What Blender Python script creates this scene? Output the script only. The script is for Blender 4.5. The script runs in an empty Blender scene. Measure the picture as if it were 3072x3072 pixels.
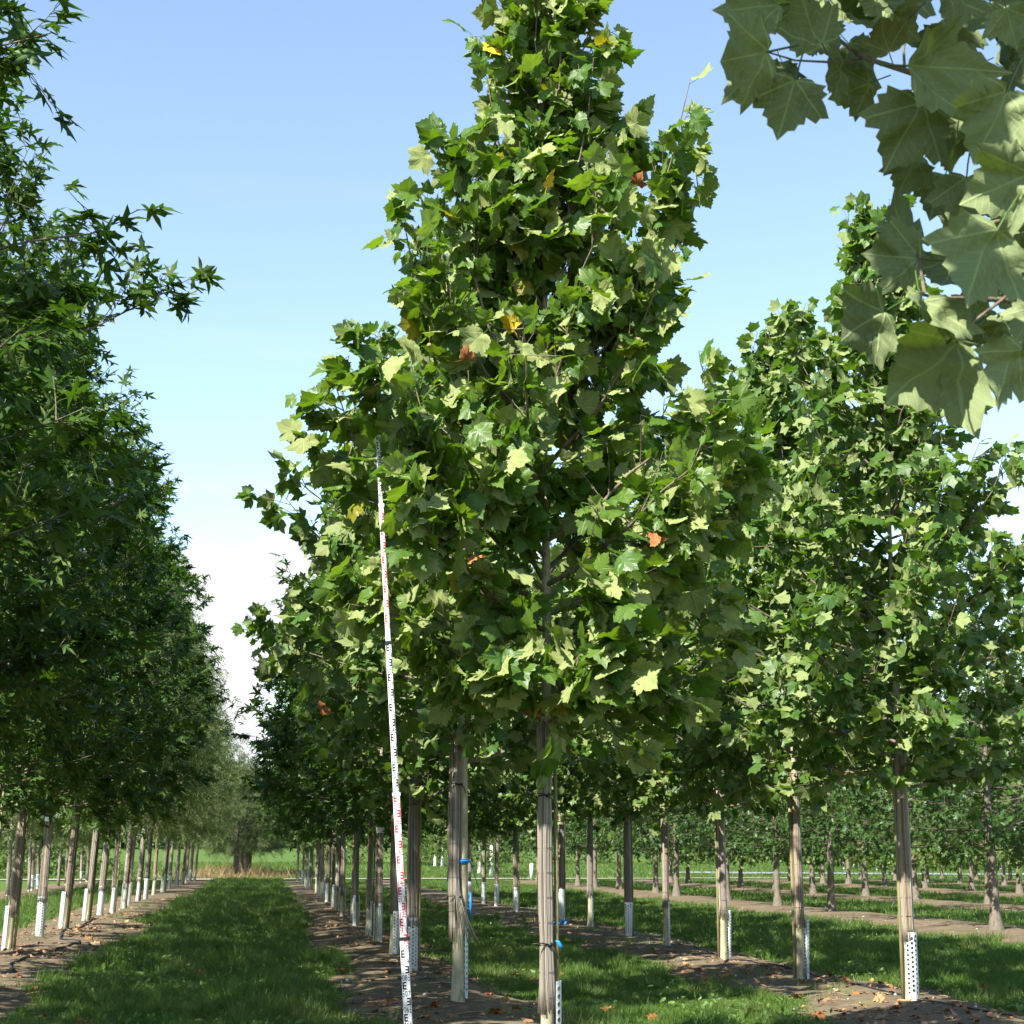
import bpy, math
import numpy as np
from mathutils import Vector, Matrix
R_ = math.radians
scene = bpy.context.scene
C = scene.collection

# ------------------------------------------------------------------ camera
F_PX, PITCH = 5100.0, math.atan(1023 / 5100)
YAW = math.atan(745 / 5100 * math.cos(PITCH))
CAM_H = 1.6
cam_d = bpy.data.cameras.new('camera')
cam_d.sensor_width = 36.0
cam_d.lens = 36.0 * F_PX / 3072.0
cam_d.clip_start, cam_d.clip_end = 0.1, 3000
cam_d.dof.use_dof = True
cam_d.dof.focus_distance = 12.0
cam_d.dof.aperture_fstop = 13.0
cam = bpy.data.objects.new('camera', cam_d)
C.objects.link(cam)
cam.location = (0, 0, CAM_H)
cam.rotation_euler = (R_(90) + PITCH, 0, -YAW)
scene.camera = cam

# ------------------------------------------------------------------ light
SUN_EL = R_(46)
SUN_DIR = Vector((-0.72, -0.69, 0)).normalized()          # horizontal direction towards the sun
world = bpy.data.worlds.new('World')
scene.world = world
world.use_nodes = True
wn, wl = world.node_tree.nodes, world.node_tree.links
wn.clear()
w_out = wn.new('ShaderNodeOutputWorld')
w_bg = wn.new('ShaderNodeBackground')
w_sky = wn.new('ShaderNodeTexSky')
w_sky.sky_type = 'NISHITA'
w_sky.sun_disc = False
w_sky.sun_elevation = SUN_EL
w_sky.sun_rotation = math.atan2(SUN_DIR.x, SUN_DIR.y)
w_sky.air_density = 1.0
w_sky.dust_density = 0.15
w_sky.ozone_density = 1.6
w_bg.inputs['Strength'].default_value = 0.105
# clouds: a planar layer of noise seen by direction
tc = wn.new('ShaderNodeTexCoord')
sep = wn.new('ShaderNodeSeparateXYZ'); wl.new(tc.outputs['Generated'], sep.inputs[0])
def wmath(op, a, b=None, clamp=False):
    n = wn.new('ShaderNodeMath'); n.operation = op; n.use_clamp = clamp
    for k, v in enumerate((a, b)):
        if v is None: continue
        if isinstance(v, (int, float)): n.inputs[k].default_value = v
        else: wl.new(v, n.inputs[k])
    return n.outputs[0]
def wnoise(scale, detail, rough, sx, sy, sz, off):
    mp = wn.new('ShaderNodeMapping'); mp.inputs['Scale'].default_value = (sx, sy, sz); mp.inputs['Location'].default_value = off
    wl.new(tc.outputs['Generated'], mp.inputs[0])
    n = wn.new('ShaderNodeTexNoise'); n.inputs['Scale'].default_value = scale; n.inputs['Detail'].default_value = detail
    n.inputs['Roughness'].default_value = rough
    wl.new(mp.outputs[0], n.inputs['Vector'])
    return n.outputs['Fac']
def wramp(v, a, b):
    m = wn.new('ShaderNodeMapRange'); m.interpolation_type = 'SMOOTHSTEP'
    m.inputs['From Min'].default_value = a; m.inputs['From Max'].default_value = b
    wl.new(v, m.inputs['Value']); return m.outputs[0]
CUM_OFF = (0.3, 0.0, 0.35)
cum = wnoise(4.2, 8, 0.55, 1, 1, 1.7, CUM_OFF)
low = wramp(sep.outputs['Z'], 0.26, 0.07)
cumv = wmath('ADD', cum, wmath('MULTIPLY', low, 0.20))
cum_m = wmath('MULTIPLY', wramp(cumv, 0.64, 0.70), wramp(sep.outputs['Z'], 0.26, 0.17))
cir = wnoise(3.0, 6, 0.6, 0.7, 0.9, 9.0, (1.7, 0.4, 0.2))
cir_m = wmath('MULTIPLY', wramp(cir, 0.50, 0.80), wmath('MULTIPLY', wramp(sep.outputs['Z'], 0.45, 0.10), 0.55))
cl_m = wmath('MAXIMUM', cum_m, cir_m, True)
shade = wnoise(9.0, 6, 0.6, 1, 1, 1.7, (0.31, 0.02, 0.42))
cl_col = wn.new('ShaderNodeMix'); cl_col.data_type = 'RGBA'
cl_col.inputs[6].default_value = (2.75, 3.05, 3.4, 1); cl_col.inputs[7].default_value = (4.0, 4.05, 4.1, 1)
wl.new(wramp(shade, 0.38, 0.56), cl_col.inputs[0])
hs = wn.new('ShaderNodeHueSaturation'); hs.inputs['Saturation'].default_value = 0.91; hs.inputs['Value'].default_value = 0.97; hs.inputs['Hue'].default_value = 0.497
wl.new(w_sky.outputs[0], hs.inputs['Color'])
mx = wn.new('ShaderNodeMix'); mx.data_type = 'RGBA'
wl.new(cl_m, mx.inputs[0]); wl.new(hs.outputs[0], mx.inputs[6]); wl.new(cl_col.outputs[2], mx.inputs[7])
wl.new(mx.outputs[2], w_bg.inputs['Color'])
wl.new(w_bg.outputs[0], w_out.inputs['Surface'])

sun_d = bpy.data.lights.new('sun', 'SUN')
sun_d.energy = 5.0
sun_d.angle = R_(0.53)
sun_d.color = (1.0, 0.955, 0.87)
sun = bpy.data.objects.new('sun', sun_d)
C.objects.link(sun)
to_sun = Vector((SUN_DIR.x * math.cos(SUN_EL), SUN_DIR.y * math.cos(SUN_EL), math.sin(SUN_EL)))
sun.rotation_euler = to_sun.to_track_quat('Z', 'Y').to_euler()
sun.location = (-20, -14, 30)

vs = scene.view_settings
vs.view_transform = 'Standard'; vs.look = 'None'; vs.gamma = 1.0; vs.use_curve_mapping = False
vs.exposure = 1.55
scene.cycles.max_bounces = 6
scene.cycles.diffuse_bounces = 3
scene.cycles.glossy_bounces = 2
scene.cycles.transmission_bounces = 4
scene.cycles.transparent_max_bounces = 6
scene.cycles.sample_clamp_indirect = 6.0

# ------------------------------------------------------------------ pixel -> place helpers
_f = np.array([math.sin(YAW) * math.cos(PITCH), math.cos(YAW) * math.cos(PITCH), math.sin(PITCH)])
_r = np.array([math.cos(YAW), -math.sin(YAW), 0.0])
_u = np.cross(_r, _f)
def ray(px, py): return _f + _r * (px - 1536) / F_PX + _u * (1536 - py) / F_PX
def ground_at(px, py, z=0.0):
    d = ray(px, py); t = (z - CAM_H) / d[2]; return np.array([0, 0, CAM_H]) + d * t
def row_y(px, X):                                        # where the vertical plane of a row is met
    d = ray(px, 2700); return float(X / d[0] * d[1])
def at_depth(px, py, depth): return np.array([0, 0, CAM_H]) + ray(px, py) * depth

# ------------------------------------------------------------------ mesh helpers
def new_mesh(name, V, Fs, uv=None, rnd=None, mats=(), smooth=True, fmat=None):
    """Fs: int array (n,3) or (n,4), or list of such arrays"""
    me = bpy.data.meshes.new(name)
    if not isinstance(Fs, list): Fs = [Fs]
    Fs = [np.asarray(f, dtype=np.int32) for f in Fs if len(f)]
    V = np.asarray(V, dtype=np.float32)
    loops = np.concatenate([f.ravel() for f in Fs])
    tot = np.concatenate([np.full(len(f), f.shape[1], np.int32) for f in Fs])
    st = np.concatenate([[0], np.cumsum(tot)[:-1]]).astype(np.int32)
    me.vertices.add(len(V)); me.vertices.foreach_set('co', V.ravel())
    me.loops.add(len(loops)); me.loops.foreach_set('vertex_index', loops)
    me.polygons.add(len(tot)); me.polygons.foreach_set('loop_start', st); me.polygons.foreach_set('loop_total', tot)
    me.polygons.foreach_set('use_smooth', np.full(len(tot), smooth, dtype=bool))
    for m in mats: me.materials.append(m)
    if fmat is not None: me.polygons.foreach_set('material_index', np.asarray(fmat, np.int32))
    me.update(calc_edges=True)
    if uv is not None:
        l = me.uv_layers.new(name='UVMap'); l.data.foreach_set('uv', np.asarray(uv, np.float32)[loops].ravel())
    if rnd is not None:
        a = me.attributes.new('rnd', 'FLOAT', 'POINT'); a.data.foreach_set('value', np.asarray(rnd, np.float32))
    return me

class MB:
    """collects verts / tris / quads with a per-vertex random value"""
    def __init__(s): s.v, s.t, s.q, s.r, s.n = [], [], [], [], 0
    def add(s, v, t=None, q=None, r=0.5):
        v = np.asarray(v, float)
        if t is not None and len(t): s.t.append(np.asarray(t, int) + s.n)
        if q is not None and len(q): s.q.append(np.asarray(q, int) + s.n)
        s.v.append(v); s.r.append(np.broadcast_to(np.asarray(r, float), (len(v),)).copy()); s.n += len(v)
    def tube(s, pts, rad, k=6, r=0.5, cap=True, wob=None):
        pts = np.asarray(pts, float); n = len(pts); rad = np.broadcast_to(np.asarray(rad, float), (n,))
        tan = np.gradient(pts, axis=0); tan /= np.linalg.norm(tan, axis=1)[:, None] + 1e-9
        ref = np.array([0, 0, 1.0]) if abs(tan[:, 2]).mean() < 0.8 else np.array([1.0, 0, 0])
        a = np.cross(tan, ref); a /= np.linalg.norm(a, axis=1)[:, None] + 1e-9
        b = np.cross(tan, a)
        th = np.arange(k) / k * 2 * math.pi
        rr = rad[:, None] if wob is None else rad[:, None] * wob
        V = pts[:, None, :] + (np.cos(th)[None, :, None] * a[:, None, :] + np.sin(th)[None, :, None] * b[:, None, :]) * np.broadcast_to(rr, (n, k))[:, :, None]
        i = np.arange(n - 1)[:, None] * k; j = np.arange(k)[None, :]
        q = np.stack([i + j, i + k + j, i + k + (j + 1) % k, i + (j + 1) % k], -1).reshape(-1, 4)
        V = V.reshape(-1, 3); t = []
        if cap:
            V = np.concatenate([V, pts[:1], pts[-1:]]); c0, c1 = n * k, n * k + 1
            t = [(c0, jj, (jj + 1) % k) for jj in range(k)] + [(c1, (n - 1) * k + (jj + 1) % k, (n - 1) * k + jj) for jj in range(k)]
        s.add(V, t, q, r)
    def box(s, c, d, M=None, r=0.5):
        c = np.asarray(c, float); d = np.asarray(d, float) / 2
        v = np.array([[x, y, z] for x in (-1, 1) for y in (-1, 1) for z in (-1, 1)], float) * d
        if M is not None: v = v @ np.asarray(M).T
        s.add(v + c, q=[(0, 1, 3, 2), (4, 6, 7, 5), (0, 4, 5, 1), (2, 3, 7, 6), (0, 2, 6, 4), (1, 5, 7, 3)], r=r)
    def mesh(s, name, mats, smooth=True):
        Fs = []
        if s.t: Fs.append(np.concatenate(s.t))
        if s.q: Fs.append(np.concatenate(s.q))
        return new_mesh(name, np.concatenate(s.v), Fs, rnd=np.concatenate(s.r), mats=mats, smooth=smooth)

def ob(name, me, parent=None, loc=None, rot=None, scale=None):
    o = bpy.data.objects.new(name, me); C.objects.link(o)
    if parent is not None: o.parent = parent
    if loc is not None: o.location = loc
    if rot is not None: o.rotation_euler = rot
    if scale is not None: o.scale = scale
    return o
def tag(o, label=None, cat=None, group=None, kind=None):
    for k, v in (('label', label), ('category', cat), ('group', group), ('kind', kind)):
        if v: o[k] = v
    return o
def hash2(ix, iy, s=0):
    h = np.sin(ix * 127.1 + iy * 311.7 + s * 74.7) * 43758.5453
    return h - np.floor(h)
def vnoise(x, y, s=0):
    ix, iy = np.floor(x), np.floor(y); fx, fy = x - ix, y - iy
    fx = fx * fx * (3 - 2 * fx); fy = fy * fy * (3 - 2 * fy)
    a, b, c, d = hash2(ix, iy, s), hash2(ix + 1, iy, s), hash2(ix, iy + 1, s), hash2(ix + 1, iy + 1, s)
    return a + (b - a) * fx + (c - a) * fy + (a - b - c + d) * fx * fy
ORD = 'first second third fourth fifth sixth seventh eighth ninth tenth eleventh twelfth thirteenth fourteenth fifteenth sixteenth seventeenth eighteenth nineteenth twentieth'.split()

# ------------------------------------------------------------------ materials
def mat(name):
    m = bpy.data.materials.new(name); m.use_nodes = True
    nt = m.node_tree; nt.nodes.clear()
    return m, nt, nt.nodes, nt.links
class NB:
    """tiny node builder"""
    def __init__(s, name):
        s.m, s.nt, s.n, s.l = mat(name)
        s.out = s.n.new('ShaderNodeOutputMaterial')
    def node(s, t, **kw):
        x = s.n.new(t)
        for k, v in kw.items(): setattr(x, k, v)
        return x
    def put(s, sock, v):
        if hasattr(v, 'is_output'): s.l.new(v, sock)
        else: sock.default_value = v
    def math(s, op, a, b=None, clamp=False):
        x = s.node('ShaderNodeMath', operation=op, use_clamp=clamp); s.put(x.inputs[0], a)
        if b is not None: s.put(x.inputs[1], b)
        return x.outputs[0]
    def mix(s, f, a, b, blend='MIX'):
        x = s.node('ShaderNodeMix', data_type='RGBA', blend_type=blend)
        s.put(x.inputs[0], f); s.put(x.inputs[6], a); s.put(x.inputs[7], b); return x.outputs[2]
    def ramp(s, v, a, b, lo=0.0, hi=1.0):
        x = s.node('ShaderNodeMapRange', interpolation_type='SMOOTHSTEP'); s.put(x.inputs['Value'], v)
        x.inputs['From Min'].default_value = a; x.inputs['From Max'].default_value = b
        x.inputs['To Min'].default_value = lo; x.inputs['To Max'].default_value = hi; return x.outputs[0]
    def noise(s, vec, scale, detail=4, rough=0.55):
        x = s.node('ShaderNodeTexNoise'); s.put(x.inputs['Vector'], vec); x.inputs['Scale'].default_value = scale
        x.inputs['Detail'].default_value = detail; x.inputs['Roughness'].default_value = rough; return x.outputs['Fac']
    def attr(s, name): return s.node('ShaderNodeAttribute', attribute_name=name).outputs['Fac']
    def pos(s, kind='Object'): return s.node('ShaderNodeTexCoord').outputs[kind]
    def scaled(s, vec, sc):
        x = s.node('ShaderNodeMapping'); s.put(x.inputs[0], vec); x.inputs['Scale'].default_value = sc; return x.outputs[0]
    def bump(s, h, strength, dist=0.01):
        x = s.node('ShaderNodeBump'); s.put(x.inputs['Height'], h); x.inputs['Strength'].default_value = strength
        x.inputs['Distance'].default_value = dist; return x.outputs[0]
    def bsdf(s, col, rough=0.7, spec=0.3, normal=None):
        x = s.node('ShaderNodeBsdfPrincipled'); s.put(x.inputs['Base Color'], col); s.put(x.inputs['Roughness'], rough)
        s.put(x.inputs['Specular IOR Level'], spec)
        if normal is not None: s.l.new(normal, x.inputs['Normal'])
        return x.outputs[0]
    def done(s, sh): s.l.new(sh, s.out.inputs['Surface']); return s.m
    def rgb(s, *c): return (c[0], c[1], c[2], 1.0)

def leaf_material(name, top, under, yellow=0.0, rough=0.42, trans=0.36, veins=True, tr_tint=(1.5, 1.6, 0.5), spec=0.4, vein_u=0.55):
    b = NB(name)
    rnd = b.math('FRACT', b.math('ADD', b.attr('rnd'), b.node('ShaderNodeObjectInfo').outputs['Random']))
    top2 = tuple(c * k for c, k in zip(top, (1.9, 1.45, 1.3)))
    tcol = b.mix(rnd, (*top, 1), (*top2, 1))
    ucol = b.mix(rnd, (*[c * 0.85 for c in under], 1), (*[c * 1.12 for c in under], 1))
    if yellow:
        ycol = b.ramp(rnd, 1 - yellow, 1 - yellow * 0.5)
        tcol = b.mix(ycol, tcol, (0.22, 0.20, 0.02, 1))
    back = b.node('ShaderNodeNewGeometry').outputs['Backfacing']
    vm = None
    if veins:
        uv = b.node('ShaderNodeUVMap').outputs[0]
        sp = b.node('ShaderNodeSeparateXYZ'); b.l.new(uv, sp.inputs[0])
        x, y = sp.outputs[0], sp.outputs[1]
        ang = b.math('ABSOLUTE', b.math('ARCTAN2', x, y))
        rr = b.math('SQRT', b.math('ADD', b.math('MULTIPLY', x, x), b.math('MULTIPLY', y, y)))
        d = b.math('MINIMUM', ang, b.math('MINIMUM', b.math('ABSOLUTE', b.math('SUBTRACT', ang, 0.82)), b.math('ABSOLUTE', b.math('SUBTRACT', ang, 1.55))))
        vm = b.ramp(b.math('MULTIPLY', d, rr), 0.006, 0.022, 1, 0)
        # side veins
        w = b.node('ShaderNodeTexWave', wave_type='BANDS'); w.inputs['Scale'].default_value = 2.6
        cb = b.node('ShaderNodeCombineXYZ'); b.l.new(b.math('SUBTRACT', rr, b.math('MULTIPLY', b.math('MULTIPLY', d, rr), 0.9)), cb.inputs[0]); b.l.new(cb.outputs[0], w.inputs['Vector'])
        sv = b.ramp(w.outputs['Fac'], 0.93, 1.0, 0, 0.45)
        vm = b.math('MAXIMUM', vm, sv)
        tcol = b.mix(b.math('MULTIPLY', vm, 0.30), tcol, (*[c * 2.4 for c in top], 1))
        ucol = b.mix(b.math('MULTIPLY', vm, vein_u), ucol, (*[min(0.6, c * 1.75) for c in under], 1))
    n = b.noise(b.pos('Object'), 9, 3)
    col = b.mix(back, tcol, ucol)
    col = b.mix(b.ramp(n, 0.3, 0.7, 0, 0.25), col, b.mix(0.5, col, (0.05, 0.07, 0.02, 1)))
    ro = b.mix(back, (rough,) * 3 + (1,), (0.75,) * 3 + (1,))
    nrm = b.bump(b.math('SUBTRACT', b.noise(b.node('ShaderNodeUVMap').outputs[0], 9, 3), vm), 0.35, 0.004) if veins else None
    p = b.bsdf(col, ro, spec, nrm)
    tr = b.node('ShaderNodeBsdfTranslucent')
    tcl = b.mix(1.0, tcol, (*tr_tint, 1), 'MULTIPLY'); b.l.new(tcl, tr.inputs['Color'])
    ms = b.node('ShaderNodeMixShader'); ms.inputs[0].default_value = trans
    b.l.new(p, ms.inputs[1]); b.l.new(tr.outputs[0], ms.inputs[2])
    return b.done(ms.outputs[0])

M = {}
M['plane_leaf'] = leaf_material('plane_leaf', (0.052, 0.118, 0.016), (0.270, 0.315, 0.110), yellow=0.03, tr_tint=(2.0, 1.9, 0.5))
M['plane_leaf_young'] = leaf_material('plane_leaf_young', (0.050, 0.115, 0.020), (0.230, 0.285, 0.100), tr_tint=(1.7, 1.7, 0.5))
M['front_leaf'] = leaf_material('front_leaf', (0.030, 0.070, 0.012), (0.165, 0.205, 0.088), trans=0.15, vein_u=0.85, tr_tint=(1.7, 1.7, 0.4))
M['lobed_leaf'] = leaf_material('lobed_leaf', (0.030, 0.080, 0.010), (0.090, 0.145, 0.034), rough=0.45, trans=0.30, veins=False, spec=0.25)
M['lobed_leaf_dark'] = leaf_material('lobed_leaf_dark', (0.036, 0.092, 0.016), (0.085, 0.140, 0.036), rough=0.42, trans=0.28, veins=False, spec=0.28)
M['oak_leaf'] = leaf_material('oak_leaf', (0.030, 0.080, 0.017), (0.070, 0.120, 0.034), rough=0.42, trans=0.28, veins=False, spec=0.28)
M['oak_leaf_light'] = leaf_material('oak_leaf_light', (0.060, 0.120, 0.020), (0.120, 0.175, 0.05), rough=0.45, trans=0.36, veins=False)
M['feather_leaf'] = leaf_material('feather_leaf', (0.070, 0.120, 0.034), (0.150, 0.195, 0.080), rough=0.5, trans=0.36, veins=False)
M['pine_leaf'] = leaf_material('pine_leaf', (0.040, 0.070, 0.016), (0.075, 0.105, 0.03), rough=0.6, trans=0.15, veins=False)

def simple(name, col, rough=0.6, spec=0.3, var=0.0):
    b = NB(name)
    c = (*col, 1)
    if var:
        n = b.noise(b.pos(), 14, 5)
        c = b.mix(b.ramp(n, 0.3, 0.7), (*[x * (1 - var) for x in col], 1), (*[min(1, x * (1 + var)) for x in col], 1))
    return b.done(b.bsdf(c, rough, spec))
def bark_material(name, a, c, d, scale=7, stretch=0.35):
    b = NB(name); p = b.scaled(b.pos(), (1, 1, stretch))
    n1, n2 = b.noise(p, scale, 4), b.noise(p, scale * 6, 5, 0.65)
    col = b.mix(b.ramp(n1, 0.42, 0.52), (*a, 1), (*c, 1))
    col = b.mix(b.ramp(b.noise(p, scale * 1.7, 3), 0.56, 0.62), col, (*d, 1))
    col = b.mix(b.ramp(n2, 0.35, 0.75, 0, 0.5), col, (*[x * 0.6 for x in a], 1))
    return b.done(b.bsdf(col, 0.8, 0.2, b.bump(n2, 0.5, 0.01)))
M['plane_bark'] = bark_material('plane_bark', (0.33, 0.31, 0.20), (0.42, 0.36, 0.25), (0.20, 0.21, 0.12))
M['branch_bark'] = bark_material('branch_bark', (0.13, 0.105, 0.07), (0.20, 0.165, 0.11), (0.09, 0.08, 0.05), 16)
M['twig_bark'] = bark_material('twig_bark', (0.20, 0.17, 0.10), (0.16, 0.15, 0.06), (0.11, 0.09, 0.05), 20)
M['oak_bark'] = bark_material('oak_bark', (0.145, 0.124, 0.095), (0.18, 0.155, 0.12), (0.11, 0.096, 0.072), 9, 0.5)
M['dark_bark'] = bark_material('dark_bark', (0.085, 0.065, 0.05), (0.12, 0.095, 0.075), (0.06, 0.05, 0.04), 12, 0.2)
M['white_bark'] = bark_material('white_bark', (0.72, 0.70, 0.66), (0.66, 0.63, 0.58), (0.5, 0.46, 0.4), 12, 0.3)
def reed_material():
    b = NB('reed')
    r = b.attr('rnd')
    p = b.scaled(b.pos(), (1, 1, 0.06))
    n = b.noise(p, 70, 4, 0.6); n2 = b.noise(b.pos(), 5, 4)
    col = b.mix(r, (0.120, 0.105, 0.088, 1), (0.46, 0.415, 0.35, 1))
    col = b.mix(b.ramp(r, 0.86, 0.93), col, (0.42, 0.27, 0.12, 1))
    col = b.mix(b.ramp(n, 0.4, 0.75, 0, 0.6), col, (0.15, 0.13, 0.105, 1))
    col = b.mix(b.ramp(n2, 0.45, 0.7, 0, 0.35), col, (0.24, 0.215, 0.18, 1))
    return b.done(b.bsdf(col, 0.75, 0.2, b.bump(n, 0.4, 0.004)))
M['reed'] = reed_material()
M['wood_stake'] = bark_material('wood_stake', (0.20, 0.19, 0.085), (0.26, 0.22, 0.11), (0.16, 0.15, 0.07), 8, 0.1)
M['tie_wire'] = simple('tie_wire', (0.018, 0.017, 0.016), 0.5)
M['thread'] = simple('thread', (0.12, 0.10, 0.08), 0.8)
M['guard'] = None
def guard_material():
    b = NB('guard_plastic')
    n = b.noise(b.pos(), 6, 5)
    z = b.node('ShaderNodeSeparateXYZ'); b.l.new(b.pos(), z.inputs[0])
    dirt = b.math('MULTIPLY', b.ramp(z.outputs[2], 0.30, 0.0), b.ramp(n, 0.35, 0.65))
    col = b.mix(b.math('MULTIPLY', dirt, 0.7), (0.70, 0.76, 0.77, 1), (0.36, 0.31, 0.23, 1))
    p = b.bsdf(col, 0.4, 0.4)
    t = b.node('ShaderNodeBsdfTranslucent'); t.inputs['Color'].default_value = (0.6, 0.7, 0.7, 1)
    ms = b.node('ShaderNodeMixShader'); ms.inputs[0].default_value = 0.22
    b.l.new(p, ms.inputs[1]); b.l.new(t.outputs[0], ms.inputs[2])
    return b.done(ms.outputs[0])
M['guard'] = guard_material()
M['staff_white'] = simple('staff_white', (0.74, 0.75, 0.75), 0.35, 0.4, 0.05)
M['mark_black'] = simple('mark_black', (0.015, 0.015, 0.017), 0.5)
M['mark_red'] = simple('mark_red', (0.55, 0.022, 0.03), 0.5)
M['blue_band'] = simple('blue_band', (0.01, 0.19, 0.62), 0.45)
M['paper_white'] = simple('paper_white', (0.72, 0.72, 0.70), 0.6, 0.3, 0.1)
M['hose'] = simple('hose', (0.022, 0.024, 0.028), 0.5, 0.4, 0.3)
M['dry_leaf'] = simple('dry_leaf', (0.29, 0.115, 0.042), 0.75, 0.2, 0.4)
M['yellow_leaf'] = simple('yellow_leaf', (0.55, 0.36, 0.02), 0.6, 0.2, 0.3)
M['fruit'] = simple('fruit', (0.22, 0.20, 0.06), 0.9, 0.1, 0.3)
M['stick'] = simple('stick', (0.20, 0.145, 0.095), 0.85, 0.2, 0.35)
M['stone'] = simple('stone', (0.40, 0.38, 0.35), 0.85, 0.2, 0.25)
M['path'] = simple('path', (0.27, 0.235, 0.19), 0.95, 0.1, 0.12)
M['road'] = simple('road', (0.24, 0.25, 0.265), 0.8, 0.3, 0.08)
def litter_material():
    b = NB('leaf_litter')
    r = b.attr('rnd')
    col = b.mix(r, (0.16, 0.075, 0.035, 1), (0.42, 0.24, 0.12, 1))
    return b.done(b.bsdf(col, 0.8, 0.2))
M['litter'] = litter_material()
def grass_material(name, a, c, dry):
    b = NB(name)
    r = b.attr('rnd'); n = b.noise(b.pos(), 0.9, 3)
    col = b.mix(r, (*a, 1), (*c, 1))
    col = b.mix(b.ramp(n, 0.40, 0.75, 0, 0.55), col, (*dry, 1))
    p = b.bsdf(col, 0.5, 0.3)
    t = b.node('ShaderNodeBsdfTranslucent'); b.l.new(b.mix(1.0, col, (1.5, 1.5, 0.5, 1), 'MULTIPLY'), t.inputs['Color'])
    ms = b.node('ShaderNodeMixShader'); ms.inputs[0].default_value = 0.35
    b.l.new(p, ms.inputs[1]); b.l.new(t.outputs[0], ms.inputs[2])
    return b.done(ms.outputs[0])
M['grass'] = grass_material('grass', (0.042, 0.098, 0.014), (0.100, 0.170, 0.030), (0.135, 0.155, 0.050))
M['straw'] = grass_material('straw', (0.24, 0.16, 0.085), (0.34, 0.235, 0.13), (0.16, 0.17, 0.06))
M['weed'] = grass_material('weed', (0.08, 0.15, 0.03), (0.13, 0.22, 0.05), (0.12, 0.18, 0.05))

# ------------------------------------------------------------------ ground
ROW = dict(L2=-9.4, L=-3.92, C=2.0, R=6.75, O1=14.9, O2=21.4, O3=28.6, O4=35.4, O5=42.0)
STRIPS = [(-10.6, -8.2), (-5.2, -2.55), (0.95, 2.75), (5.35, 7.6), (13.2, 16.3), (19.9, 22.8), (27.1, 30.0), (34, 36.8), (40.6, 43.4)]
END_Y = 104.0
def soilness(x, y):
    """1 on the bare strips under the rows, 0 on the lawn"""
    s = np.zeros_like(x)
    wob = (vnoise(x * 0.9, y * 0.55, 3) - 0.5) * 0.85 + (vnoise(x * 3, y * 2.2, 5) - 0.5) * 0.35
    for a, b in STRIPS:
        d = np.minimum(x - a, b - x) + wob
        s = np.maximum(s, np.clip(d / 0.35 + 0.5, 0, 1))
    end = np.clip((END_Y - 2 - y) / 2.0 + wob, 0, 1)
    return s * end
def ground_z(x, y):
    s = np.zeros_like(x)
    for a, b in STRIPS:
        m, h = (a + b) / 2, (b - a) / 2
        s = np.maximum(s, np.clip(1 - ((x - m) / (h * 1.15)) ** 2, 0, 1))
    end = np.clip((END_Y - 2 - y) / 4.0, 0, 1)
    z = s * end * (0.085 + 0.05 * (vnoise(x * 0.5, y * 0.45, 1) - 0.5))
    near = np.clip((60 - y) / 30, 0, 1)
    z = z + s * end * near * ((vnoise(x * 2.2, y * 1.6, 7) - 0.5) * 0.07 + (vnoise(x * 6.5, y * 5, 9) - 0.5) * 0.03)
    z = z + (vnoise(x * 0.3, y * 0.3, 11) - 0.5) * 0.04
    far = np.clip(y - 112, 0, None)
    return z + far * 0.012 + np.clip(y - 300, 0, None) * 0.01
def gz(x, y): return float(ground_z(np.array([float(x)]), np.array([float(y)]))[0])

def ground_material():
    b = NB('nursery_ground')
    p = b.node('ShaderNodeNewGeometry').outputs['Position']
    soil = b.attr('rnd')
    n1, n2, n3 = b.noise(p, 1.3, 5, 0.6), b.noise(p, 9, 6, 0.65), b.noise(p, 45, 5, 0.7)
    ew = b.ramp(b.math('ADD', soil, b.math('MULTIPLY', b.math('SUBTRACT', n2, 0.5), 0.9)), 0.42, 0.6)
    dirt = b.mix(b.ramp(n1, 0.35, 0.65), (0.120, 0.092, 0.060, 1), (0.170, 0.134, 0.088, 1))
    dirt = b.mix(b.ramp(n2, 0.45, 0.7, 0, 0.7), dirt, (0.080, 0.058, 0.037, 1))
    dirt = b.mix(b.ramp(n3, 0.62, 0.75, 0, 0.5), dirt, (0.23, 0.185, 0.13, 1))
    moss = b.mix(b.ramp(b.noise(p, 2.1, 4), 0.55, 0.70, 0, 0.55), dirt, (0.150, 0.150, 0.050, 1))
    gr = b.mix(b.ramp(n2, 0.3, 0.7), (0.042, 0.085, 0.015, 1), (0.080, 0.135, 0.026, 1))
    gr = b.mix(b.ramp(n1, 0.50, 0.75, 0, 0.5), gr, (0.150, 0.165, 0.055, 1))
    col = b.mix(ew, gr, moss)
    h = b.math('ADD', n2, b.math('MULTIPLY', n3, 0.5))
    return b.done(b.bsdf(col, 0.95, 0.1, b.bump(h, 0.9, 0.03)))
xs = np.unique(np.concatenate([np.arange(-900, -40, 60), np.arange(-40, -12, 2.0), np.arange(-12, -5.5, 0.25), np.arange(-5.5, 9, 0.09), np.arange(9, 31, 0.3), np.arange(31, 60, 2.0), np.arange(60, 900, 60)]).round(3))
yl = [-60, -30, -12, -4, 2, 6, 9, 11]
y = 12.5
while y < 110: yl.append(y); y += max(0.09, 0.0075 * y)
while y < 1300: yl.append(y); y *= 1.06
ys = np.array(yl)
gx, gy = np.meshgrid(xs, ys)
V = np.stack([gx.ravel(), gy.ravel(), ground_z(gx.ravel(), gy.ravel())], -1)
nx, ny = len(xs), len(ys)
i, j = np.meshgrid(np.arange(ny - 1), np.arange(nx - 1), indexing='ij')
a = (i * nx + j).ravel()
Q = np.stack([a, a + 1, a + nx + 1, a + nx], -1)
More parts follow.
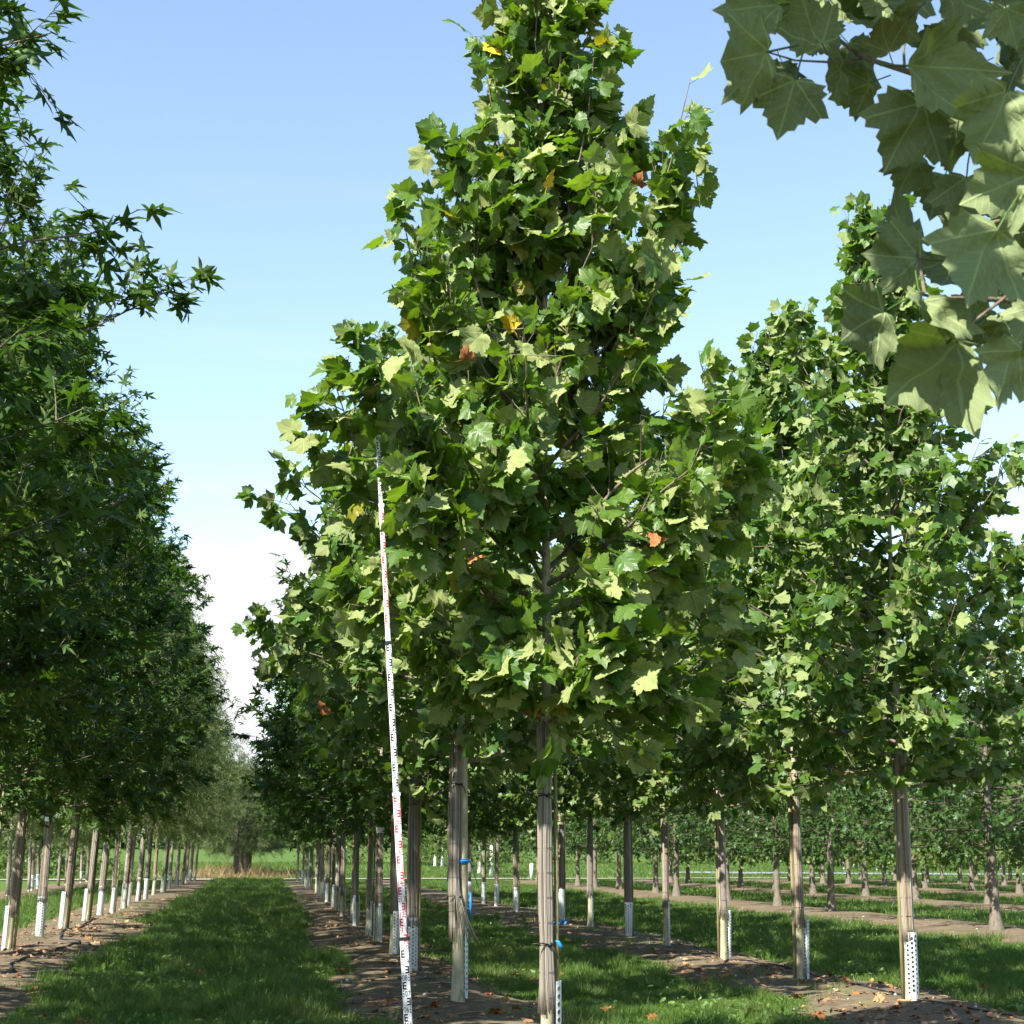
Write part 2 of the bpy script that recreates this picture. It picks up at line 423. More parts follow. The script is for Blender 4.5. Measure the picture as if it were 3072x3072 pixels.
me = new_mesh('ground', V, Q, rnd=soilness(gx.ravel(), gy.ravel()), mats=[ground_material()])
tag(ob('ground', me), 'bare brown soil strips and mown green lawn of a tree nursery', kind='structure')

def strip_mesh(name, line, width, m, lift=0.012):
    """a sheet laid along a polyline on the ground"""
    line = np.asarray(line, float); P_ = []
    d = np.gradient(line, axis=0); d /= np.linalg.norm(d, axis=1)[:, None]
    nrm = np.stack([-d[:, 1], d[:, 0]], -1)
    ks = np.linspace(-0.5, 0.5, 5)
    for p_, n_ in zip(line, nrm):
        for k in ks:
            e = (vnoise(np.array([p_[0] * 0.7 + k * 9]), np.array([p_[1] * 0.7]), 4)[0] - 0.5) * 0.5 if abs(k) == 0.5 else 0
            q = p_ + n_ * (k * width + e); P_.append((q[0], q[1], gz(*q) + lift))
    n = len(line); Qs = [(a * 5 + b, a * 5 + b + 5, a * 5 + b + 6, a * 5 + b + 1) for a in range(n - 1) for b in range(4)]
    return new_mesh(name, P_, np.array(Qs), mats=[m])
line = [(x_, 106.5 + 0.6 * math.sin(x_ * 0.05)) for x_ in np.arange(-80, 36, 1.5)]
tag(ob('path', strip_mesh('path', line, 3.4, M['path'], 0.06)), kind='structure')
line = [(x_, 118 - (x_ - 36) * 0.12 + 6 * math.exp(-(x_ - 30) / 14)) for x_ in np.arange(30, 120, 2)]
tag(ob('road', strip_mesh('road', line, 4.6, M['road'], 0.08)), kind='structure')

# ------------------------------------------------------------------ leaf templates
def mirror(half):
    h = np.array(half, float)
    mid = [k for k in range(len(h)) if h[k, 0] > 0]
    left = h[mid][::-1].copy(); left[:, 0] *= -1
    return np.concatenate([h, left])                     # starts at the base, runs up the +x side, back down the -x side
OUT_PLANE = mirror([(0, 0), (0.10, -0.06), (0.27, -0.05), (0.36, 0.01), (0.54, 0.02), (0.50, 0.12), (0.60, 0.19), (0.53, 0.28), (0.62, 0.38), (0.73, 0.58), (0.59, 0.58), (0.55, 0.67), (0.45, 0.63), (0.36, 0.60), (0.37, 0.72), (0.27, 0.75), (0.24, 0.86), (0.13, 0.89), (0, 1.08)])
OUT_MID = mirror([(0, 0), (0.15, -0.07), (0.53, 0.02), (0.52, 0.28), (0.71, 0.60), (0.50, 0.66), (0.36, 0.60), (0.30, 0.77), (0.14, 0.88), (0, 1.08)])
OUT_LOBED = mirror([(0, 0), (0.10, -0.02), (0.48, -0.12), (0.40, 0.03), (0.20, 0.16), (0.44, 0.30), (0.78, 0.52), (0.50, 0.50), (0.36, 0.48), (0.15, 0.34), (0.17, 0.56), (0.22, 0.72), (0.12, 0.82), (0, 1.18)])
OUT_OAK = mirror([(0, 0), (0.06, 0.12), (0.28, 0.18), (0.10, 0.33), (0.40, 0.50), (0.12, 0.58), (0.30, 0.82), (0.08, 0.80), (0, 1.05)])
OUT_LOBED_LO = mirror([(0, 0), (0.46, -0.10), (0.20, 0.16), (0.78, 0.52), (0.15, 0.36), (0.20, 0.72), (0, 1.18)])
OUT_OAK_LO = mirror([(0, 0), (0.28, 0.18), (0.10, 0.33), (0.40, 0.52), (0.12, 0.60), (0.28, 0.84), (0, 1.05)])

def leaf_template(outline, rng, rings=1, bend=1.0, petiole=0.45, veins=0.0):
    c = np.array([0, 0.30]) if outline is not OUT_OAK and outline is not OUT_OAK_LO else np.array([0, 0.45])
    n = len(outline); P2 = [np.array([c])]; tris = []
    for k in range(1, rings + 1): P2.append(c + (outline - c) * k / rings)
    P2 = np.concatenate(P2)
    for j in range(n): tris.append((0, 1 + j, 1 + (j + 1) % n))
    for k in range(1, rings):
        o0, o1 = 1 + (k - 1) * n, 1 + k * n
        for j in range(n):
            jn = (j + 1) % n
            tris += [(o0 + j, o1 + j, o1 + jn), (o0 + j, o1 + jn, o0 + jn)]
    a1, a2, a3, a4 = rng.uniform(-0.45, 0.35), rng.uniform(-0.5, 0.05), rng.uniform(-0.35, 0.35), rng.uniform(0.03, 0.10)
    x, y_ = P2[:, 0], P2[:, 1]
    z = bend * (a1 * x * x + a2 * np.clip(y_ - 0.1, 0, None) ** 2 + a3 * x * y_ - 0.16 * np.abs(x) * rng.uniform(-0.5, 1.2)
                + a4 * np.sin(5 * np.arctan2(x, y_ - 0.05) + rng.uniform(0, 6)) * np.hypot(x, y_ - 0.2) + 0.03 * np.sin(x * 13 + y_ * 9 + rng.uniform(0, 6)))
    V = np.column_stack([x, y_, z]); uv = P2.copy()
    z0 = z[1 + (rings - 1) * n]                          # base point height
    if petiole:
        m = len(V); w = 0.016
        pv = []
        for t in (0, 0.5, 1):
            yy, zz = -petiole * t + 0.02 * (1 - t), z0 + 0.12 * petiole * math.sin(t * 2.2) - 0.002
            pv += [(-w, yy, zz), (w, yy, zz), (0, yy, zz - 1.6 * w)]
        V = np.concatenate([V, pv]); uv = np.concatenate([uv, np.zeros((9, 2))])
        for k in (0, 3):
            for q in range(3):
                a_, b_ = m + k + q, m + k + (q + 1) % 3
                tris += [(a_, a_ + 3, b_ + 3), (a_, b_ + 3, b_)]
    return V, np.array(tris), uv

def frames(tip, nrm):
    tip = tip / (np.linalg.norm(tip, axis=1)[:, None] + 1e-9)
    nrm = nrm - (nrm * tip).sum(1)[:, None] * tip
    nrm /= np.linalg.norm(nrm, axis=1)[:, None] + 1e-9
    xax = np.cross(tip, nrm)
    return np.stack([xax, tip, nrm], -1)                 # columns
def bake_leaves(name, temps, pos, fr, size, m, rng):
    Vs, Ts, Us, Rs, n = [], [], [], [], 0
    which = rng.integers(0, len(temps), len(pos))
    for k, (V, T, U) in enumerate(temps):
        s = np.where(which == k)[0]
        if not len(s): continue
        W = np.einsum('nij,vj->nvi', fr[s], V) * size[s][:, None, None] + pos[s][:, None, :]
        nv = len(V)
        Ts.append((T[None] + (np.arange(len(s)) * nv)[:, None, None]).reshape(-1, 3) + n)
        Vs.append(W.reshape(-1, 3)); Us.append(np.tile(U, (len(s), 1))); Rs.append(np.repeat(rng.random(len(s)), nv)); n += nv * len(s)
    return new_mesh(name, np.concatenate(Vs), np.concatenate(Ts), uv=np.concatenate(Us), rnd=np.concatenate(Rs), mats=[m])

def temps(outline, seed, k=6, **kw):
    rng = np.random.default_rng(seed); return [leaf_template(outline, rng, **kw) for _ in range(k)]
T_PLANE_HI = temps(OUT_PLANE, 1, 8, rings=2)
T_PLANE = temps(OUT_MID, 2, 6, rings=1)
T_LOBED = temps(OUT_LOBED, 3, 6, rings=1)
T_LOBED_LO = temps(OUT_LOBED_LO, 5, 5, rings=1, petiole=0)
T_OAK = temps(OUT_OAK, 4, 6, rings=1, petiole=0)
T_OAK_LO = temps(OUT_OAK_LO, 6, 5, rings=1, petiole=0)
def spray_template(rng, n=6, ll=0.5, w=0.055):
    V, T = [], []
    for k in range(n):
        t = (k + 0.5) / n; s = -1 if k % 2 else 1
        a = s * rng.uniform(0.4, 0.9) if k < n - 1 else rng.uniform(-0.2, 0.2)
        b_ = np.array([0, t * 0.75, -0.25 * t * t]); d = np.array([math.sin(a), math.cos(a), rng.uniform(-0.5, 0.1)]); s_ = np.array([math.cos(a), -math.sin(a), rng.uniform(-.3, .3)])
        m = len(V); V += [b_, b_ + d * ll * 0.5 + s_ * w, b_ + d * ll, b_ + d * ll * 0.5 - s_ * w]
        T += [(m, m + 1, m + 2), (m, m + 2, m + 3)]
    V = np.array(V); return V, np.array(T), V[:, :2].copy()
_rs = np.random.default_rng(8)
T_SPRAY = [spray_template(_rs) for _ in range(6)]
T_NEEDLE = [spray_template(_rs, 9, 0.6, 0.03) for _ in range(5)]

# ------------------------------------------------------------------ tree skeletons
UP = np.array([0, 0, 1.0])
def unit(v): return v / (np.linalg.norm(v) + 1e-9)
def bezier(p0, p1, p2, n):
    t = np.linspace(0, 1, n)[:, None]; return (1 - t) ** 2 * p0 + 2 * t * (1 - t) * p1 + t * t * p2
def skeleton(rng, z0, z1, prof, nb, rise, ntw, ltw, nleaf, az_fn=None, r0=0.018, extra=(), leader=True, up_twig=0.25, trunk_xy=None):
    """branches as (points, radii); leaf seeds as position + outward direction + twig direction"""
    br, lp, lo, ld = [], [], [], []
    def leaves_on(pts, k):
        for t in np.append(np.sort(rng.uniform(0.1, 1.0, max(1, k) - 1)), 1.0):
            f_ = t * (len(pts) - 1); a_ = int(min(f_, len(pts) - 2)); p_ = pts[a_] + (pts[a_ + 1] - pts[a_]) * (f_ - a_)
            lp.append(p_); o = np.array([p_[0], p_[1], 0]); lo.append(o / (np.linalg.norm(o) + 0.05)); ld.append(unit(pts[a_ + 1] - pts[a_]))
    def grow(p0, p1, p2, rad, twigs):
        pts = bezier(p0, p1, p2, 7) + np.concatenate([np.zeros((1, 3)), rng.normal(0, 0.02, (6, 3))])
        br.append((pts, np.linspace(rad, 0.004, 7)))
        L = np.linalg.norm(p2 - p0)
        for _ in range(twigs):
            t = rng.uniform(0.10, 1.0); f_ = t * 5.999; a_ = int(f_); b_ = pts[a_] + (pts[a_ + 1] - pts[a_]) * (f_ - a_)
            d = unit(unit(pts[a_ + 1] - pts[a_]) * 0.6 + rng.normal(0, 0.62, 3) + UP * up_twig)
            ln = ltw * rng.uniform(0.45, 1.25) * (1.15 - 0.45 * t)
            tp = bezier(b_, b_ + d * ln * 0.5 + rng.normal(0, 0.03, 3), b_ + d * ln + UP * 0.05, 4)
            br.append((tp, np.linspace(0.006, 0.0025, 4))); leaves_on(tp, max(1, int(rng.poisson(nleaf))))
        leaves_on(pts[2:], int(3 + L * 2))
    for i_ in range(nb):
        t = i_ / nb; zs = z0 + (z1 - z0) * 0.84 * t
        az = i_ * 2.39996 + rng.uniform(-0.4, 0.4) if az_fn is None else az_fn(i_, rng)
        ze = min(zs + rise * (0.40 + 0.80 * t) * rng.uniform(0.6, 1.35), z1)
        R = prof(ze) * rng.uniform(0.70, 1.12)
        d = np.array([math.cos(az), math.sin(az), 0])
        p0 = np.array([0, 0, zs]); 
        if trunk_xy is not None: p0[:2] += trunk_xy(zs)
        p2 = np.array([0, 0, ze]) + d * R
        grow(p0, p0 + d * R * 0.55 + UP * (ze - zs) * 0.25, p2, r0 * (1.15 - 0.7 * t), int(ntw * (1.15 - 0.60 * t)))
    for p0, p2, rad, tw in extra:
        p0, p2 = np.array(p0, float), np.array(p2, float)
        mid = (p0 + p2) / 2; mid[:2] += (p2 - p0)[:2] * 0.15; mid[2] -= abs(p2[2] - p0[2]) * 0.08
        grow(p0, mid, p2, rad, tw)
    if leader:
        for zz in np.linspace(z0 + (z1 - z0) * 0.7, z1, 10):
            d = unit(np.array([*rng.normal(0, 1, 2), 1.1])); p0 = np.array([0, 0, zz])
            tp = bezier(p0, p0 + d * 0.15, p0 + d * 0.3 + UP * 0.06, 4); br.append((tp, np.linspace(0.006, 0.003, 4))); leaves_on(tp, 4)
    return br, np.array(lp), np.array(lo), np.array(ld)
def leaf_frames(rng, lp, lo, ld, size, pet=0.45, out=0.5, droop=0.35, rand=0.6, nup=0.6, nout=0.4, nrand=0.6, flip=0.0, wind=None):
    n = len(lp); g = lambda s: rng.normal(0, s, (n, 3))
    tip = ld * 0.4 + lo * out - UP * droop + g(rand)
    if wind is not None: tip = tip + wind
    nrm = UP * nup + lo * nout + g(nrand)
    if flip: nrm *= np.where(rng.random(n) < flip, -1, 1)[:, None]
    fr = frames(tip, nrm)
    sz = size * rng.uniform(0.62, 1.2, n)
    pos = lp + fr[:, :, 1] * (sz * pet)[:, None]
    return pos, fr, sz
def branch_mesh(name, br, m, k=5, min_r=0.0):
    b = MB()
    for pts, rad in br:
        if rad[0] >= min_r: b.tube(pts, rad, k if rad[0] > 0.008 else 3, rng0.random(), cap=False)
    return b.mesh(name, [m])
rng0 = np.random.default_rng(77)

def trunk_mesh(name, z1, r0, r1, m, flare=1.25, k=10, bend=None, seed=0, zf=0.35, n=22):
    rg = np.random.default_rng(seed)
    z = np.concatenate([np.linspace(-0.12, 0.6, 7), np.linspace(0.6, z1, n)[1:]])
    r = r0 + (r1 - r0) * (np.clip(z, 0, None) / z1) ** 0.9
    r = r * (1 + (flare - 1) * np.clip(1 - z / zf, 0, 1.3) ** 2)
    pts = np.zeros((len(z), 3)); pts[:, 2] = z
    if bend is not None: pts[:, :2] = np.array([bend(q) for q in z])
    wob = 1 + rg.normal(0, 0.025, (len(z), k))
    b = MB(); b.tube(pts, r, k, 0.5, True, wob); return b.mesh(name, [m])

# ------------------------------------------------------------------ reed wraps, ties, guards
def wrap_mesh(name, z0, z1, rad, n_reed=34, seed=0, bend=None, ties=(0.12, 0.82), flare=0.012, detail=True, frayed=0):
    rg = np.random.default_rng(seed); b = MB(); h = z1 - z0
    tz = [z0 + h * t for t in ties]
    def rz(z):
        r = rad * (1 + 0.10 * math.sin((z - z0) / h * 3.1 + seed))
        for t in tz: r *= 1 - 0.16 * math.exp(-((z - t) / 0.10) ** 2)
        r += flare * max(0, 1 - (z - z0) / 0.22) ** 1.5 + flare * 0.8 * max(0, 1 - (z1 - z) / 0.25) ** 1.5
        return r
    zs = np.linspace(0, 1, 13 if detail else 7)
    for k in range(n_reed):
        th = 2 * math.pi * (k + rg.uniform(-0.2, 0.2)) / n_reed
        a0, a1 = z0 + rg.uniform(-0.03, 0.035), z1 + rg.uniform(-0.04, 0.03)
        fr_ = frayed and math.cos(th + 0.5) > 0.55
        off = rg.uniform(-0.006, 0.004); P_ = []
        for t in zs:
            z = a0 + (a1 - a0) * t; r = rz(z) + off
            thz = th + 0.10 * math.sin(t * 5 + seed) + rg.normal(0, 0.006)
            if fr_:
                q = max(0, 1 - (z - z0) / (0.30 * h)); r += frayed * q ** 1.4
            c = bend(z) if bend else (0, 0)
            P_.append((c[0] + r * math.cos(thz), c[1] + r * math.sin(thz), z))
        b.tube(P_, 1.02 * math.pi * rad / n_reed, 4 if detail else 3, rg.random(), cap=True)
    return b.mesh(name, [M['reed']]), rz
def ring_pts(z, r, c, n=14, tilt=0.0):
    a = np.linspace(0, 2 * math.pi, n + 1)
    return np.stack([c[0] + r * np.cos(a), c[1] + r * np.sin(a), z + tilt * np.cos(a)], -1)
def ties_mesh(name, zs, rz, bend=None, tails=True, seed=0):
    rg = np.random.default_rng(seed); b = MB()
    for z in zs:
        c = bend(z) if bend else (0, 0); r = rz(z) + 0.007
        b.tube(ring_pts(z, r, c, tilt=rg.uniform(-.006, .006)), 0.005, 5, cap=False)
        if tails:
            a = rg.uniform(-2.2, -1.0); p = np.array([c[0] + r * math.cos(a), c[1] + r * math.sin(a), z])
            b.tube([p, p + (0.03, -0.02, -0.03), p + (0.05, -0.03, -0.09)], 0.005, 5)
            b.tube([p, p + (-0.06, -0.02, 0.012), p + (-0.13, -0.03, 0.006)], 0.005, 5)
            b.tube([p + (-.012, -.004, -.008), p + (0.0, -0.012, 0.0), p + (0.014, -.004, .008)], 0.010, 6)
    return b.mesh(name, [M['tie_wire']])
def threads_mesh(name, z0, z1, rz, bend=None, step=0.17):
    b = MB()
    for z in np.arange(z0 + 0.07, z1 - 0.03, step):
        c = bend(z) if bend else (0, 0)
        b.tube(ring_pts(z, rz(z) + 0.0045, c, 12, 0.004), 0.0018, 3, cap=False)
    return b.mesh(name, [M['thread']])
def guard_mesh(name, h=0.66, r=0.088, arc=250, cols=9, taper=0.0, seed=0):
    """perforated sheet rolled to an open tube, staggered round holes, 2 mm wall"""
    W = r * R_(arc); cw = W / cols; rows = int((h - 0.08) / cw); b = MB(); nh = 8
    def wrap(u, v, rr):
        a = u / r; rad = rr * (1 + taper * (v / h - 0.5)) ; return (rad * math.cos(a), rad * math.sin(a), v)
    for rr, sgn in ((r, 1), (r - 0.0022, -1)):
        def cell(u0, v0, w_, h_, hole):
            n_ = 8
            out = [(-.5, -.5), (0, -.5), (.5, -.5), (.5, 0), (.5, .5), (0, .5), (-.5, .5), (-.5, 0)]
            vs_ = [wrap(u0 + w_ * (.5 + x_), v0 + h_ * (.5 + y_), rr) for x_, y_ in out]
            if hole:
                for k in range(8):
                    a_ = math.atan2(out[k][1], out[k][0]); vs_.append(wrap(u0 + w_ * .5 + 0.33 * cw * math.cos(a_), v0 + h_ * .5 + 0.33 * cw * math.sin(a_), rr))
                q = [(k, (k + 1) % 8, 8 + (k + 1) % 8, 8 + k) for k in range(8)]
                if sgn < 0: q = [x_[::-1] for x_ in q]
                b.add(vs_, q=q)
            else:
                vs_.append(wrap(u0 + w_ * .5, v0 + h_ * .5, rr)); t = [(k, (k + 1) % 8, 8) for k in range(8)]
                if sgn < 0: t = [x_[::-1] for x_ in t]
                b.add(vs_, t=t)
        for ci in range(cols):
            cell(ci * cw, 0, cw, 0.06, False)
            lo_ = 0.06; 
            if ci % 2: cell(ci * cw, lo_, cw, cw * 0.5, False); lo_ += cw * 0.5
            k = 0
            while lo_ + cw <= h - 0.004: cell(ci * cw, lo_, cw, cw, True); lo_ += cw
            if h - lo_ > 0.003: cell(ci * cw, lo_, cw, h - lo_, False)
    return b.mesh(name, [M['guard']], smooth=True)

def root(name, label, cat, loc, group=None, rz=0.0, tilt=(0, 0), s=1.0):
    e = bpy.data.objects.new(name, None); C.objects.link(e)
    e.empty_display_size = 0.3
    e.location = loc; e.rotation_euler = (tilt[0], tilt[1], rz); e.scale = (s, s, s)
    return tag(e, label, cat, group)

def leaf_objects(parent, tmeshes, pos, fr, sz, name='leaf', which=None, rng=None):
    for k in range(len(pos)):
        me_ = tmeshes[int(rng.integers(0, len(tmeshes)))]
        o = bpy.data.objects.new(name, me_); C.objects.link(o); o.parent = parent
        Mx = Matrix([[*(fr[k][r_] * sz[k]), pos[k][r_]] for r_ in range(3)] + [[0, 0, 0, 1]])
        o.matrix_local = Mx
def template_meshes(prefix, ts, m):
    out = []
    for k, (V_, T_, U_) in enumerate(ts): out.append(new_mesh(prefix, V_, T_, uv=U_, rnd=np.full(len(V_), 0.5), mats=[m]))
    return out
def pick_near(pos, base, n, rng):
    """the leaves that show largest: on the camera's side of the crown and on its outside"""
    w = np.asarray(base, float); c = np.array([0, 0, CAM_H]); P_ = pos + w
    d = np.linalg.norm(P_ - c, axis=1); rad = np.hypot(pos[:, 0], pos[:, 1])
    sc = d - 0.35 * rad + rng.normal(0, 0.08, len(pos))
    idx = np.argsort(sc)[:n]; m = np.zeros(len(pos), bool); m[idx] = True; return m

# ------------------------------------------------------------------ shared part meshes
def P_plane(z): return float(np.interp(z, [2.2, 2.8, 3.6, 5.0, 6.2, 7.2, 8.0, 8.7], [1.15, 1.75, 2.05, 1.95, 1.45, 0.85, 0.4, 0.12]))
def P_lobed(z): return float(np.interp(z, [2.2, 2.8, 4.0, 5.6, 7.2, 8.6, 9.6], [1.5, 2.2, 2.45, 2.1, 1.45, 0.8, 0.2]))
def P_left(z): return float(np.interp(z, [2.3, 3.0, 4.6, 6.6, 8.4, 9.6, 10.4], [1.5, 2.1, 2.45, 2.2, 1.55, 0.9, 0.2]))
def P_oak(z): return float(np.interp(z, [1.3, 2.3, 3.6, 5.2, 7.0, 8.4, 9.2], [1.7, 2.4, 2.6, 2.3, 1.6, 0.8, 0.2]))
def P_feather(z): return float(np.interp(z, [2.4, 3.2, 5.0, 7.0, 9.0, 10.2], [1.5, 2.2, 2.35, 1.9, 1.0, 0.2]))
def P_bush(z): return float(np.interp(z, [0.1, 1.0, 2.5, 4.0, 5.4], [2.3, 2.8, 2.7, 1.9, 0.4]))
def P_pine(z): return float(np.interp(z, [1.6, 2.6, 4.4, 6.0, 7.4, 8.2], [2.9, 3.7, 3.3, 2.4, 1.3, 0.3]))

CR = {}
def crown_kind(key, seeds, prof, z0, z1, nb, rise, ntw, ltw, nleaf, tmpl, size, m, bark, lf, up_twig=0.25):
    CR[key] = []
    for s in seeds:
        rg = np.random.default_rng(s)
        br, lp, lo, ld = skeleton(rg, z0, z1, prof, nb, rise, ntw, ltw, nleaf, up_twig=up_twig)
        pos, fr, sz = leaf_frames(rg, lp, lo, ld, size, **lf)
        CR[key].append((bake_leaves('crown', tmpl, pos, fr, sz, m, rg), branch_mesh('branches', br, bark, 5, 0.0045)))
LF_PLANE = dict(out=0.45, droop=0.55, rand=0.5, nup=0.35, nout=0.40, nrand=0.60, flip=0.48, wind=np.array([0.25, 0.1, 0.0]))
LF_LOBED = dict(out=0.6, droop=0.30, rand=0.45, nup=0.9, nout=0.25, nrand=0.40, flip=0.06)
LF_OAK = dict(out=0.5, droop=0.45, rand=0.5, nup=0.7, nout=0.4, nrand=0.45, flip=0.08)
LF_FEA = dict(out=0.35, droop=0.55, rand=0.5, nup=0.5, nout=0.3, nrand=0.6, pet=0.0)
crown_kind('plane', (101, 102, 103), P_plane, 2.2, 8.4, 62, 1.7, 14, 0.52, 8.0, T_PLANE, 0.132, M['plane_leaf_young'], M['branch_bark'], LF_PLANE)
crown_kind('lobed', (111, 112, 113), P_lobed, 2.2, 9.2, 58, 1.3, 13, 0.62, 7, T_LOBED, 0.165, M['lobed_leaf_dark'], M['branch_bark'], LF_LOBED, 0.1)
crown_kind('left', (121, 122), P_left, 2.25, 10.0, 60, 1.4, 13, 0.66, 7, T_LOBED, 0.170, M['lobed_leaf'], M['branch_bark'], LF_LOBED, 0.1)
crown_kind('feather', (131, 132), P_feather, 2.3, 10.0, 54, 1.5, 13, 0.75, 6, T_SPRAY, 0.30, M['feather_leaf'], M['branch_bark'], LF_FEA, 0.0)
crown_kind('oak', (141, 142, 143), P_oak, 1.65, 9.0, 62, 0.6, 13, 0.66, 7.0, T_OAK, 0.175, M['oak_leaf'], M['dark_bark'], LF_OAK, 0.0)
crown_kind('oak_light', (151, 152), P_oak, 1.25, 9.0, 56, 0.6, 11, 0.7, 6.5, T_OAK_LO, 0.21, M['oak_leaf_light'], M['oak_bark'], LF_OAK, 0.0)
crown_kind('bush', (161, 162), P_bush, 0.15, 5.2, 44, 0.8, 9, 0.8, 5.0, T_OAK_LO, 0.24, M['oak_leaf_light'], M['branch_bark'], LF_OAK, 0.0)
crown_kind('pine', (171, 172), P_pine, 1.75, 8.0, 58, 0.45, 12, 0.9, 6.0, T_NEEDLE, 0.40, M['pine_leaf'], M['dark_bark'], LF_FEA, 0.1)

TR = {}
TR['plane'] = [trunk_mesh('trunk', 8.3, 0.050, 0.010, M['plane_bark'], 1.3, seed=s) for s in (1, 2)]
TR['lobed'] = [trunk_mesh('trunk', 9.0, 0.055, 0.010, M['plane_bark'], 1.25, seed=s) for s in (3, 4)]
TR['oak'] = [trunk_mesh('trunk', 8.8, 0.112, 0.012, M['oak_bark'], 1.65, seed=s, zf=0.55, k=14) for s in (5, 6)]
TR['pine'] = [trunk_mesh('trunk', 8.0, 0.21, 0.03, M['dark_bark'], 1.15, seed=7)]
TR['white'] = [trunk_mesh('trunk', 8.8, 0.13, 0.012, M['oak_bark'], 1.4, seed=9, zf=0.5)]
WR = []
for s_ in range(4):
    wm, rz_ = wrap_mesh('reed_wrap', 0.60, 2.55, 0.063, 28, seed=20 + s_, detail=True)
    WR.append((wm, [ties_mesh('wire_tie', [0.60 + 1.95 * q_], rz_, tails=False, seed=s_) for q_ in (0.12, 0.82)], threads_mesh('binding_thread', 0.62, 2.52, rz_)))
WR_SHORT = []
wm, rz_ = wrap_mesh('reed_wrap', 0.08, 2.45, 0.070, 24, seed=31, detail=False)
WR_SHORT.append((wm, [ties_mesh('wire_tie', [q_], rz_, tails=False) for q_ in (0.45, 2.0)]))
GD = [guard_mesh('tree_guard', 0.70, 0.080, 300, 9), guard_mesh('tree_guard', 0.66, 0.084, 230, 7, 0.25), guard_mesh('tree_guard', 0.72, 0.066, 150, 4)]
_b = MB(); _b.tube([(0, 0, -0.1), (0.004, 0, 1.0), (-0.006, 0, 2.5)], [0.021, 0.02, 0.017], 8); STAKE = _b.mesh('stake', [M['wood_stake']])
_b = MB()
_a = np.linspace(0, 2 * math.pi, 25)
_V = [(0.084 * math.cos(t), 0.084 * math.sin(t), z_) for z_ in (-0.045, 0.045) for t in _a] + [(0.081 * math.cos(t), 0.081 * math.sin(t), z_) for z_ in (-0.045, 0.045) for t in _a]
_b.add(_V, q=[(k, k + 1, 25 + k + 1, 25 + k) for k in range(24)] + [(50 + k + 1, 50 + k, 75 + k, 75 + k + 1) for k in range(24)])
PAPER_BAND = _b.mesh('paper_band', [M['paper_white']])

rT = np.random.default_rng(500)
def put_wrap(e, w, **kw):
    """reed wrap with its ties and binding threads as sub-parts"""
    o = ob('reed_wrap', w[0], e, **kw)
    for t_ in w[1]: ob('wire_tie', t_, o)
    if len(w) > 2: ob('binding_thread', w[2], o)['kind'] = 'stuff'
    return o
def crown_parts(e, key, v, rz=None, tz=1.0, leaves=True):
    cm, bm_ = CR[key][v % len(CR[key])]
    o = ob('crown', cm, e, rot=(0, 0, rT.uniform(0, 6.28) if rz is None else rz)); o['kind'] = 'stuff'
    ob('branches', bm_, e, rot=o.rotation_euler)
    return o
def wrapped_tree(name, label, x, y, trunk, crown, v, group, guard=0, guard_rot=0.0, stake=True, tilt=(0, 0), s=1.0, wrap=0, short=False, guard_off=(0, 0), guard_tilt=(0, 0)):
    e = root(name, label, 'tree', (x, y, gz(x, y) - 0.01), group, rT.uniform(-.2, .2), tilt, s)
    ob('trunk', TR[trunk][v % len(TR[trunk])], e)
    crown_parts(e, crown, v)
    rz = rT.uniform(0, 6.28); sz_ = rT.uniform(0.9, 1.1)
    if short: w = WR_SHORT[0]
    else: w = WR[wrap % len(WR)]
    dz = rT.uniform(-0.06, 0.06); rs = rT.uniform(0.88, 1.08)
    put_wrap(e, w, rot=(0, 0, rz), scale=(rs, rs, 1), loc=(0, 0, dz))
    if guard is not None: ob('tree_guard', GD[guard], e, loc=(guard_off[0], guard_off[1], 0.0), rot=(guard_tilt[0], guard_tilt[1], guard_rot))
    if stake:
        a = rT.uniform(-0.6, 0.9); ob('stake', STAKE, e, loc=(0.088 * math.cos(a), 0.088 * math.sin(a), 0), rot=(0, 0, a))
    return e

# ------------------------------------------------------------------ the tall plane tree behind the staff
def make_named_plane(name, label, base, prof, z0, z1, nb, rise, ntw, ltw, nleaf, tmpl, size, m, seed, npick, extra=(), group=None, lf=LF_PLANE, bark='branch_bark', bend=None, leader=True):
    rg = np.random.default_rng(seed)
    e = root(name, label, 'tree', base, group)
    br, lp, lo, ld = skeleton(rg, z0, z1, prof, nb, rise, ntw, ltw, nleaf, extra=extra, r0=0.02, leader=leader)
    pos, fr, sz = leaf_frames(rg, lp, lo, ld, size, **lf)
    mk = pick_near(pos, base, npick, rg)
    o = ob('crown', bake_leaves('crown', tmpl, pos[~mk], fr[~mk], sz[~mk], m, rg), e); o['kind'] = 'stuff'
    tm = template_meshes('leaf', tmpl, m)
    leaf_objects(e, tm, pos[mk], fr[mk], sz[mk], rng=rg)
    ob('branches', branch_mesh('branches', br, M[bark], 6), e)
    return e, pos, rg

